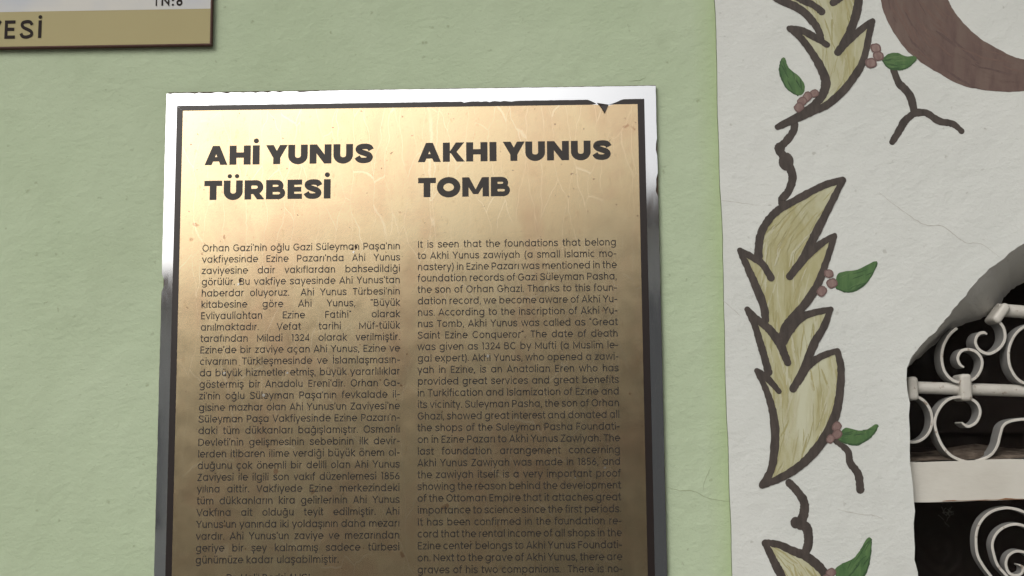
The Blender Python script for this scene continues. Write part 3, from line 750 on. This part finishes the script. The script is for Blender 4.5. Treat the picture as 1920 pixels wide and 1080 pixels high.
b = MB()
outer = [(2080, 105), (2000, 152), (1960, 165), (1920, 171), (1884, 172), (1838.5, 167.7), (1799, 158.6), (1763, 139), (1733, 121), (1702.6, 96.7), (1675, 60), (1660, 30), (1651, 0), (1643, -50), (1650, -120), (1680, -190)]
inner = [(1745, -150), (1752, -90), (1764, -35), (1778, 0), (1787, 18), (1811, 48), (1838.5, 72.5), (1869, 90.6), (1899, 105.7), (1920, 111), (1970, 117), (2030, 112)]
lay[0] = 0
cres = smooth_path(outer, 5) + smooth_path(inner, 5)
blob(b, cres, 0, smooth=False, jit=0.6)
mid = [(2030, 115), (1960, 141), (1900, 139), (1840, 122), (1790, 92), (1748, 52), (1715, 0), (1700, -60), (1705, -140)]
streaks(b, cres, mid, 90, (1, 0, 0, 2), (1.5, 6.0), (40, 150))
streaks(b, cres, mid, 34, (2, 2, 0), (1.2, 4.0), (30, 70), box=(1705, 1790, 20, 125))
o = b.build('painted_crescent', [M['arc'], M['arc_dark'], M['arc_pale']], sur)

def crack(path, w, parent, m, Y):
    P = smooth_path(path, 6); P = [(x + random.uniform(-0.7, 0.7), y + random.uniform(-0.7, 0.7)) for x, y in P]
    n = len(P); A, B = ribbon(P, [max(0.15, w * (0.35 + 0.65 * math.sin(math.pi * i / (n - 1))) * random.uniform(0.4, 1.0)) for i in range(n)])
    b = MB(); b.strip([at(*p, Y) for p in A], [at(*p, Y) for p in B]); return b.build('hairline_crack', m, parent)
crack([(1648, 360), (1672, 380), (1697, 398), (1733, 421), (1765, 423), (1790, 441), (1812, 455), (1840, 458), (1876, 483)], 1.7, sur, M['crack'], YS - 0.0002)
crack([(1345, 375), (1385, 380), (1425, 385)], 1.1, sur, M['crack'], YS - 0.0002)
crack([(1570, 955), (1600, 962), (1640, 967), (1656, 974)], 1.6, sur, M['crack'], YS - 0.0002)
crack([(1352, 560), (1372, 578), (1388, 592)], 1.5, sur, M['crack'], YS - 0.0002)
crack([(1250, 913), (1275, 920), (1300, 921), (1330, 935), (1368, 940)], 2.2, wall, M['crack_green'], -0.0003)
crack([(1318, 920), (1322, 900), (1332, 876)], 1.4, wall, M['crack_green'], -0.0003)
crack([(1180, 152), (1200, 150), (1212, 144)], 1.2, wall, M['crack_green'], -0.0003)

# ------------------------------------------------------------------ wrought iron grille in the window
gr = thing('window_grille', 'white painted wrought iron grille with curled scrolls inside the arched window', 'window grille', (at(1810, 730, 0.03).x, 0.03, at(1810, 730, 0.03).z))
YG = 0.018
def scroll(px, depth=0.026, w=5.6, taper=True):
    P = smooth_path([(x, y) for x, y in px], 7)
    n = len(P)
    ws = [w * (0.55 + 0.45 * min(1, i / 8.0)) if taper else w for i in range(n)]
    A, B = ribbon(P, ws)
    F1 = [at(*p, YG) for p in A]; F2 = [at(*p, YG) for p in B]
    K1 = [Vector((p.x, YG + depth, p.z)) for p in F1]; K2 = [Vector((p.x, YG + depth, p.z)) for p in F2]
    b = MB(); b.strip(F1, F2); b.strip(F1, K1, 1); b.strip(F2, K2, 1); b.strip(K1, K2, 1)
    b.face([F1[0], F2[0], K2[0], K1[0]]); b.face([F1[-1], F2[-1], K2[-1], K1[-1]])
    o = b.build('scroll', [M['iron'], M['iron_shade']], gr, fix=True)
    bv = o.modifiers.new('bevel', 'BEVEL'); bv.width = 0.0007; bv.segments = 2; bv.limit_method = 'ANGLE'; bv.angle_limit = R(50)
    return o
S1 = [(1672, 770), (1682, 750), (1700, 741), (1717, 743), (1733, 752), (1744, 768), (1748, 787), (1744, 807), (1732, 822), (1714, 829), (1692, 824), (1680, 806)]
S2 = [(1803, 792), (1811, 798), (1819, 799), (1832, 790), (1838, 772), (1832, 756), (1817, 747), (1795, 744.5), (1775.5, 751), (1760, 769), (1753, 791), (1757, 813), (1767, 835.5), (1782, 853), (1802, 863), (1820, 866), (1838, 862), (1858, 853), (1870, 836), (1875.5, 815.5), (1881, 799), (1894, 790), (1920, 786), (1960, 786), (1985, 800), (1992, 822), (1982, 842), (1962, 846), (1950, 834), (1955, 822)]
S3 = [(1808, 689), (1800, 683), (1796, 671), (1802, 659), (1815.5, 655), (1831, 660), (1841, 674), (1840, 691), (1831, 706.5), (1818, 714), (1800, 717), (1784, 711), (1771, 695.5), (1766, 673), (1768, 653), (1774, 638), (1783, 625), (1795, 615)]
S4 = [(1851, 627), (1845, 623.5), (1836, 626), (1830, 635), (1830, 646), (1839, 658), (1855.5, 663), (1874, 653), (1884, 636), (1882, 615), (1869, 598)]
S5 = [(1960, 618), (1940, 608), (1920, 613), (1904, 627), (1894, 647), (1891, 665), (1893, 684), (1900, 700), (1910, 712), (1925, 719), (1950, 716), (1966, 700), (1968, 680), (1956, 668), (1944, 674)]
S6 = [(1911, 1059), (1918, 1064), (1916, 1075), (1905, 1079), (1893, 1075), (1887, 1063), (1887, 1051), (1893, 1040), (1907, 1033.5), (1925, 1038), (1941, 1055), (1942, 1082), (1925, 1103), (1905, 1102), (1888, 1080), (1871, 1060), (1863, 1037), (1861, 1018), (1869, 1000), (1884, 988), (1903, 983), (1922, 987), (1950, 1004), (1968, 1040), (1966, 1090), (1940, 1128), (1905, 1128), (1878, 1105), (1858, 1080), (1843, 1060), (1833, 1040), (1830, 1014), (1833, 991), (1844.5, 971), (1862, 958), (1884, 952.5), (1902, 954), (1920, 960), (1950, 975), (1990, 1010)]
sc = [scroll(S1, 0.026, taper=False), scroll(S2, 0.026), scroll(S3, 0.026), scroll(S4, 0.030), scroll(S5, 0.026), scroll(S6, 0.017, 5.4)]
def scroll_copy(src, x_axis, dx=0.0):
    """mirror image of a scroll about the upright x = x_axis"""
    o = src.copy(); me = src.data.copy(); o.data = me
    for v in me.vertices: v.co.x = 2 * (x_axis - gr.location.x) - v.co.x + dx
    me.flip_normals(); COL.objects.link(o); o.parent = gr; return o
inner_ = [scroll_copy(o, (at(1996, 800, YG).x)) for o in (sc[1], sc[2], sc[4], sc[5])]
for o in sc + inner_: scroll_copy(o, XC)
YR = YG + 0.012
def rodline(p, q): a = at(*p, YR); c = at(*q, YR); return a, c
def rod(p, q, r):
    a, c = rodline(p, q); b = MB(); far = Vector((XC, YR, c.z + (c.z - a.z) * 0.3))
    end = Vector((2 * XC - a.x, YR, a.z))
    b.tube([a, a.lerp(c, 0.5), c, far, end], r, 16); return b.build('crossbar', M['iron'], gr, smooth=True)
rod((1699, 726), (1920, 733), 0.0078); rod((1870, 581), (1920, 585), 0.0083)
def collar(c, w, h, ang=0.0, sub=2):
    p = at(*c, YR); k = 1.56 / F_PX
    b = MB(); hw, hh = w * k / 2, h * k / 2
    b.box(-hw, hw, -0.016, 0.020, -hh, hh)
    rot = Matrix.Rotation(ang, 3, 'Y'); b.v = [tuple(rot @ Vector(q) + p) for q in b.v]
    o = b.build('collar', M['iron'], gr)
    bv = o.modifiers.new('bevel', 'BEVEL'); bv.width = 0.0045; bv.segments = 4
    return o
collar((1706.5, 729), 19, 44); collar((1805, 727), 22, 50); collar((1871, 589), 17, 42, R(38))

# ------------------------------------------------------------------ plaque
PX0, PX1 = -0.4840, 0.1538
PT = ZC + 0.4508; PB = ZC - 0.47
YP = -0.0075                                    # front of the steel plate
sh = (YP + 1.55) / 1.55                          # the plate stands a little proud, so it is a little smaller than its trace on the wall
def px_(x): return x * sh
def pz_(z): return ZC + z * sh
X0, X1, ZT, ZB = px_(PX0), px_(PX1), pz_(0.4508), ZC - 0.47
plq = thing('wall_plaque', 'brass coloured tomb plaque with mirror steel edge and two columns of dark text', 'plaque', ((X0 + X1) / 2, 0, ZB))
b = MB()
fr = []
def edge(p, q, n, nicks):
    out = []
    for k in range(n):
        t = k / n; x = p[0] + (q[0] - p[0]) * t; z = p[1] + (q[1] - p[1]) * t
        out.append((x, z))
    return out
ol = edge((X0, ZT), (X1, ZT), 120, 0) + edge((X1, ZT), (X1, ZB), 120, 0) + edge((X1, ZB), (X0, ZB), 60, 0) + edge((X0, ZB), (X0, ZT), 120, 0)
# nicked, hand-cut edge: wavy along the top left and bitten on the right
def nick(x, z):
    j = 0.0004
    if abs(z - ZT) < 1e-6 and x < X0 + 0.20: z -= abs(random.gauss(0, 0.0007))
    if abs(x - X1) < 1e-6:
        for zc, r in ((at(1233, 276, YP).z, 0.006), (at(1235, 332, YP).z, 0.004), (at(1235, 352, YP).z, 0.006), (at(1235, 360, YP).z, 0.004)):
            if abs(z - zc) < r: x -= random.uniform(0.0008, 0.0026)
    if abs(x - X0) < 1e-6 and abs(z - at(306, 532, YP).z) < 0.005: x += 0.0035
    return (x + random.uniform(-j, j) * 0.5, z + random.uniform(-j, j) * 0.5)
ol = [nick(*p) for p in ol]
b.poly([(x, YP, z) for x, z in ol]); b.strip([(x, YP, z) for x, z in ol], [(x, -0.0015, z) for x, z in ol], 1, True)
M['steel_side'] = mat('dull_steel_side', (0.16, 0.13, 0.11), 0.6, 0.3)
plate = b.build('back_plate', [M['steel'], M['steel_side']], plq)
b = MB(); b.box(X0 + 0.002, X1 + 0.0004, -0.006, -0.0012, ZB, ZT + 0.0011); b.build('shadow_line_sheet', M['nick_and_shadow'], plq)  # dark sheet added to paint in the shadow line along the plate's top
# dark border line and brass film
def pa(x, y, Y=YP): p = at(x, y, Y); return p.x, p.z
bx0 = (pa(331, 198)[0] + pa(311, 1080)[0]) / 2; bx1 = (pa(1208, 186)[0] + pa(1228, 1080)[0]) / 2; bzt = (pa(331, 198)[1] + pa(1208, 186)[1]) / 2
ix0 = (pa(342, 207)[0] + pa(323, 1080)[0]) / 2; ix1 = (pa(1195, 196)[0] + pa(1215, 1080)[0]) / 2; izt = (pa(342, 207)[1] + pa(1195, 196)[1]) / 2
ZBI = ZB + 0.020
YI = YP - 0.0004
b = MB()
b.strip([(bx0, YI, ZBI), (bx0, YI, bzt)], [(ix0, YI, ZBI + 0.009), (ix0, YI, izt)])
b.strip([(bx1, YI, ZBI), (bx1, YI, bzt)], [(ix1, YI, ZBI + 0.009), (ix1, YI, izt)])
b.face([(bx0, YI, ZBI), (bx1, YI, ZBI), (ix1, YI, ZBI + 0.009), (ix0, YI, ZBI + 0.009)])
# top line with the torn notch near the right end
n1, n2 = pa(1118, 190)[0], pa(1152, 190)[0]
def tline(xa, xb, n, ta=None):
    A = []; B = []
    for k in range(n + 1):
        x = xa + (xb - xa) * k / n
        t = (x - bx0) / (bx1 - bx0); xi = ix0 + (ix1 - ix0) * t
        rag = -abs(random.gauss(0, 0.0006)) if pa(870, 190)[0] < x < pa(980, 190)[0] else random.uniform(-0.00015, 0.00015)
        dz = 0.0
        if ta and abs(x - ta) < 0.012: dz = -(bzt - izt) * 0.85 * (1 - abs(x - ta) / 0.012) ** 1.4
        A.append((x, YI, bzt + rag + dz)); B.append((xi if k not in (0, n) or (xa != bx0 and k == 0) or (xb != bx1 and k == n) else (ix0 if k == 0 else ix1), YI, izt))
    b.strip(A, B)
tline(bx0, n1, 150, n1); tline(n2, bx1, 24, n2)
b.build('border_line', M['ink_border'], plq)
YF = YP - 0.0002
b = MB(); nk = [pa(1152, 196)[0], pa(1140, 196)[0], pa(1128, 196)[0], pa(1118, 196)[0]]
zn = [izt, izt - 0.0015, izt - 0.0015, izt]
b.poly([(ix0, YF, ZBI + 0.009), (ix1, YF, ZBI + 0.009), (ix1, YF, izt)] + [(x, YF, z) for x, z in zip(nk, zn)] + [(ix0, YF, izt)])
face = b.build('brass_face', M['brass'], plq)
# curl of film hanging at the notch
b = MB()
t1, t2, t3, t4 = pa(1119, 193), pa(1141, 197), pa(1134, 212), pa(1126, 200)
b.face([(t1[0], YP - 0.0008, t1[1]), (t4[0], YP - 0.003, t4[1]), (t3[0], YP - 0.005, t3[1]), (t2[0], YP - 0.0025, t2[1])])
b.build('peeling_flap', M['ink_border'], plq)
# small chips through to the metal
def spot(name, m, x, y, r, dy):
    b = MB(); c = pa(x, y); n = 9
    b.face([(c[0] + r * 0.00067 * random.uniform(0.55, 1.25) * math.cos(2 * math.pi * a / n), YP - dy, c[1] + r * 0.00067 * random.uniform(0.6, 1.4) * math.sin(2 * math.pi * a / n)) for a in range(n)])
    b.build(name, m, plq)
for x, y, r in [(495, 741, 3), (421, 699, 2.6), (539, 699, 2.2), (915, 668, 2.8), (1134, 877, 2.2), (1079, 896, 1.8), (447, 533, 2.5), (663, 473, 2.6)]: spot('chip', M['chip'], x, y, r, 0.0006)
for x, y, r in [(667, 463, 3.5), (660, 467, 2.5), (450, 526, 3.2)]: spot('dark_nick', M['nick_and_shadow'], x, y, r, 0.00055)

YL = YP - 0.00035
def mean(*ps): return sum(ps) / len(ps)
zb1 = mean(pa(385, 309)[1], pa(1145, 300)[1]); zb2 = mean(pa(385, 376)[1], pa(957, 367)[1])
cap = pa(800, 268)[1] - pa(800, 304)[1]
b = MB(); put_heading(b, 'AHİ YUNUS', pa(384, 290)[0], pa(700, 290)[0], zb1, cap, YL); put_heading(b, 'TÜRBESİ', pa(383, 357)[0], pa(620, 357)[0], zb2, cap, YL)
o = b.build('heading_lettering', M['ink'], plq); o['label'] = 'heading reading AHİ YUNUS TÜRBESİ'
b = MB(); put_heading(b, 'AKHI YUNUS', pa(783.5, 285)[0], pa(1146, 285)[0], zb1, cap, YL); put_heading(b, 'TOMB', pa(784, 350)[0], pa(957, 350)[0], zb2, cap, YL)
o = b.build('heading_lettering', M['ink'], plq); o['label'] = 'heading reading AKHI YUNUS TOMB'
LEFT = """Orhan Gazi’nin oğlu Gazi Süleyman Paşa’nın
vakfiyesinde Ezine Pazarı’nda Ahi Yunus
zaviyesine dair vakıflardan bahsedildiği
görülür. Bu vakfiye sayesinde Ahi Yunus’tan
haberdar oluyoruz.  Ahi Yunus Türbesi’nin
kitabesine göre Ahi Yunus, “Büyük
Evliyaullahtan Ezine Fatihi” olarak
anılmaktadır. Vefat tarihi Müf-tülük
tarafından Miladi 1324 olarak verilmiştir.
Ezine’de bir zaviye açan Ahi Yunus, Ezine ve
civarının Türkleşmesinde ve İslamlaşmasın-
da büyük hizmetler etmiş, büyük yararlılıklar
göstermiş bir Anadolu Ereni’dir. Orhan Ga-
zi’nin oğlu Süleyman Paşa’nın fevkalade il-
gisine mazhar olan Ahi Yunus’un Zaviyesi’ne
Süleyman Paşa Vakfiyesinde Ezine Pazarı’n-
daki tüm dükkanları bağışlamıştır. Osmanlı
Devleti’nin gelişmesinin sebebinin ilk devir-
lerden itibaren ilime verdiği büyük önem ol-
duğunu çok önemli bir delili olan Ahi Yunus
Zaviyesi ile ilgili son vakıf düzenlemesi 1856
yılına aittir. Vakfiyede Ezine merkezindeki
tüm dükkanların kira gelirlerinin Ahi Yunus
Vakfına ait olduğu teyit edilmiştir. Ahi
Yunus’un yanında iki yoldaşının daha mezarı
vardır. Ahi Yunus’un zaviye ve mezarından
geriye bir şey kalmamış sadece türbesi
günümüze kadar ulaşabilmiştir.""".split('\n')
RIGHT = """It is seen that the foundations that belong
to Akhi Yunus zawiyah (a small İslamic mo-
nastery) in Ezine Pazarı was mentioned in the
foundation records of Gazi Süleyman Pasha,
the son of Orhan Ghazi. Thanks to this foun-
dation record, we become aware of Akhi Yu-
nus. According to the inscription of Akhi Yu-
nus Tomb, Akhi Yunus was called as “Great
Saint Ezine Conqueror”. The date of death
was given as 1324 BC by Mufti (a Muslim le-
gal expert). Akhi Yunus, who opened a zawi-
yah in Ezine, is an Anatolian Eren who has
provided great services and great benefits
in Turkification and Islamization of Ezine and
its vicinity. Suleyman Pasha, the son of Orhan
Ghazi, showed great interest and donated all
the shops of the Suleyman Pasha Foundati-
on in Ezine Pazarı to Akhi Yunus Zawiyah. The
last foundation arrangement concerning
Akhi Yunus Zawiyah was made in 1856, and
the zawiyah itself is a very important proof
showing the reason behind the development
of the Ottoman Empire that it attaches great
importance to science since the first periods.
It has been confirmed in the foundation re-
cord that the rental income of all shops in the
Ezine center belongs to Akhi Yunus Foundati-
on. Next to the grave of Akhi Yunus, there are
graves of his two companions.  There is no-""".split('\n')
SIZE = 0.01285
def column(lines, x0, x1, z0, z1, last_ragged, label):
    b = MB(); n = len(lines)
    for i, ln in enumerate(lines):
        z = z0 + (z1 - z0) * i / (n - 1)
        words = ln.split(' ')
        put_words(b, words, x0, x1, z, SIZE, YL, justify=not (last_ragged and i == n - 1))
    o = b.build('paragraph_lettering', M['ink'], plq); o['label'] = label
lx0, lx1 = mean(pa(378, 471)[0], pa(367, 1056)[0]), mean(pa(750, 466)[0], pa(750.5, 1050)[0])
rx0, rx1 = mean(pa(782, 463)[0], pa(783, 1030)[0]), mean(pa(1157, 460)[0], pa(1166, 1027)[0])
column(LEFT, lx0, lx1, mean(pa(378, 471.5)[1], pa(750, 468)[1]), mean(pa(366, 1057)[1], pa(640, 1055)[1]), True, 'left column of small text in Turkish')
column(RIGHT, rx0, rx1, mean(pa(782, 464)[1], pa(1157, 461)[1]), mean(pa(782, 1075)[1], pa(1166, 1073)[1]), False, 'right column of small text in English')
W_keep = W
b = MB(); zs = pa(500, 1090)[1]
put_words(b, ['Dr.', 'Halil', 'Bedri', 'AHCI'], pa(424, 1080)[0], pa(582, 1080)[0], zs, 0.0128, YL)
o = b.build('signature_lettering', M['ink'], plq)
# ------------------------------------------------------------------ the other sign, top left
YQ = -0.010
rb = at(393.5, 81.5, YQ); ls = at(0, 88, YQ)
QX1, QZ0 = rb.x, rb.z
QX0, QZ1 = QX1 - 0.95, QZ0 + 0.62
sg = thing('wall_sign', 'flat sign with pale printed panel above a gold band and a dark maroon edge', 'sign', ((QX0 + QX1) / 2, 0, QZ0))
b = MB(); b.box(QX0 - 0.0016, QX1 + 0.0016, YQ, -0.001, QZ0 - 0.0016, QZ1 + 0.0016)
b.build('board', M['sign_edge'], sg, bevel=0.0006)
bz = mean(at(0, 22, YQ).z, at(390, 17.5, YQ).z)
b = MB(); b.face([(QX0, YQ - 0.0004, QZ0), (QX1, YQ - 0.0004, QZ0), (QX1, YQ - 0.0004, bz), (QX0, YQ - 0.0004, bz)]); b.build('gold_band', M['gold_band'], sg)
b = MB(); b.face([(QX0, YQ - 0.0005, bz), (QX1, YQ - 0.0005, bz), (QX1, YQ - 0.0005, QZ1), (QX0, YQ - 0.0005, QZ1)]); b.build('printed_panel', M['sign_pale'], sg)
b = MB()
def qa(x, y): p = at(x, y, YQ); return p.x, p.z
base = qa(40, 72)[1]; capq = qa(40, 39)[1] - base; sz = capq / 0.70
def one(ch, xa, xb, z, cap_h, w):
    g = REG[ch]; xs = [p[0] for s in g[1] for p in s]; lo, hi = min(xs) - w / 2 * (len(xs) > 2 or 1), max(xs) + w / 2
    sx = (xb - xa) / (hi - lo); put_glyph(b, g, xa - lo * sx, z, sx, cap_h / 0.70, YQ - 0.0009, w)
one('Y', qa(-22, 60)[0], qa(3.5, 60)[0], base, capq, 0.13)
one('E', qa(9, 60)[0], qa(31.5, 60)[0], base, capq, 0.13)
one('S', qa(37, 60)[0], qa(63, 60)[0], base, capq, 0.13)
one('İ', qa(72, 60)[0], qa(78, 60)[0], base, capq, 0.13)
b.build('sign_lettering', M['sign_ink'], sg)
b = MB()
b2 = qa(320, 11)[1]; cap2 = 0.0135
one('N', qa(303, 8)[0], qa(318, 8)[0], b2, cap2, 0.15)
one('8', qa(331, 8)[0], qa(342.5, 8)[0], b2, cap2, 0.15)
one('T', qa(288, 8)[0], qa(299, 8)[0], b2, cap2, 0.15)
put_glyph(b, REG[':'], qa(322, 8)[0], b2, cap2 / 0.8, cap2 / 0.8, YQ - 0.0009, 0.15)
b.build('sign_lettering', M['sign_ink'], sg)

# ------------------------------------------------------------------ across the street (seen in the steel and brass)
m = M['house_wall'] = mat('old_stucco', (0.20, 0.185, 0.16), 0.9)
setc(m, mixc(m, ramp(m, noise(m, coord(m), 1.2, 6), [(0.35, G3(0)), (0.7, G3(1))]), (0.66, 0.63, 0.58), (0.78, 0.75, 0.70)))
m = M['tiles'] = mat('old_roof_tiles', (0.3, 0.2, 0.15), 0.9)
N, L, P = NT(m); wv = N.new('ShaderNodeTexWave'); wv.inputs['Scale'].default_value = 2.2; wv.inputs['Distortion'].default_value = 0.6
L.new(coord(m), wv.inputs['Vector']); setc(m, mixc(m, wv.outputs['Fac'], (0.30, 0.20, 0.155), (0.38, 0.26, 0.20)))
M['shutter'] = mat('dark_shutter', (0.07, 0.075, 0.085), 0.6)
hy = -10.5
hs_ = thing('street_house', 'old low house with grey stucco walls and dark tiled roof across the street', 'house', (-3, hy - 3, -0.14))
b = MB()
hx0, hx1, he = -8.5, 1.2, 2.25
xm_, zm = -0.2, 3.9
b.box(hx0, hx1 + 4, hy - 7, hy, -0.14, he)
b.build('wall', M['house_wall'], hs_)
b = MB()   # roof rises to the right, ridge above the middle of the frontage
rp = [(hx0 - 0.4, he - 0.05), (2.2, 3.98), (hx1 + 4.6, 2.7)]
for (xa, za), (xb, zb) in zip(rp, rp[1:]):
    A = [(xa, hy + 0.5, za), (xb, hy + 0.5, zb), (xb, hy - 7.5, zb), (xa, hy - 7.5, za)]
    b.face(A); b.face([(x, y, z + 0.16) for x, y, z in A[::-1]]); b.face([A[0], A[1], (xb, hy + 0.5, zb + 0.16), (xa, hy + 0.5, za + 0.16)])
b.build('roof', M['tiles'], hs_)
b = MB(); b.face([(hx0, hy - 0.02, he), (hx1 + 4, hy - 0.02, he), (hx1 + 4, hy - 0.02, 2.85), (2.2, hy - 0.02, 3.9)]); b.build('gable', M['house_wall'], hs_)
for x in (-6.6, -4.2, -1.6):
    b = MB(); b.box(x - 0.5, x + 0.5, hy + 0.003, hy + 0.05, 0.8, 1.95); b.build('shutter', M['shutter'], hs_, bevel=0.01)
b = MB(); b.box(-0.2, 3.4, hy + 0.003, hy + 0.06, -0.13, 3.05); b.build('garage_door', M['shutter'], hs_, bevel=0.01)

M['bark'] = mat('bark', (0.07, 0.055, 0.042), 0.95)
m = M['foliage'] = mat('dark_foliage', (0.035, 0.055, 0.025), 0.6)
setc(m, mixc(m, noise(m, coord(m), 2.0, 3), (0.022, 0.036, 0.016), (0.05, 0.075, 0.032)))
def tree(name, label, x, y, h, cr, seed):
    rnd = random.Random(seed)
    t = thing(name, label, 'tree', (x, y, -0.14))
    b = MB(); b.tube([(x, y, -0.14), (x + 0.04, y, h * 0.3), (x - 0.03, y + 0.05, h * 0.6), (x, y, h * 0.85)], [0.16, 0.12, 0.08, 0.03], 9)
    tips = []
    for k in range(11):
        a = rnd.uniform(0, 6.28); z0 = h * rnd.uniform(0.28, 0.6); l = cr * rnd.uniform(0.6, 0.95)
        p = (x + math.cos(a) * l, y + math.sin(a) * l, min(h * 0.93, z0 + l * rnd.uniform(0.4, 0.8))); tips.append(p)
        b.tube([(x, y, z0), tuple((Vector((x, y, z0)).lerp(Vector(p), 0.5) + Vector((0, 0, 0.08)))), p], [0.06, 0.04, 0.015], 6)
    b.build('trunk', M['bark'], t, smooth=True)
    b = MB()
    cl = [(Vector(p), cr * rnd.uniform(0.35, 0.5)) for p in tips] + [(Vector((x + rnd.uniform(-.4, .4) * cr, y + rnd.uniform(-.4, .4) * cr, h * rnd.uniform(0.45, 0.86))), cr * 0.5) for k in range(8)]
    for c, r in cl:
        for k in range(170):
            d = Vector((rnd.gauss(0, 1), rnd.gauss(0, 1), rnd.gauss(0, 1))).normalized() * r * rnd.random() ** 0.4
            p = c + d; s = rnd.uniform(0.06, 0.13)
            u = Vector((rnd.gauss(0, 1), rnd.gauss(0, 1), rnd.gauss(0, 1))).normalized(); w = u.orthogonal().normalized()
            b.face([p - u * s, p + w * s * 0.45, p + u * s, p - w * s * 0.45])
    b.build('crown', M['foliage'], t)
tree('street_tree', 'dark leafy tree at the right end of the house across the street', 5.4, -9.6, 4.2, 1.6, 5)
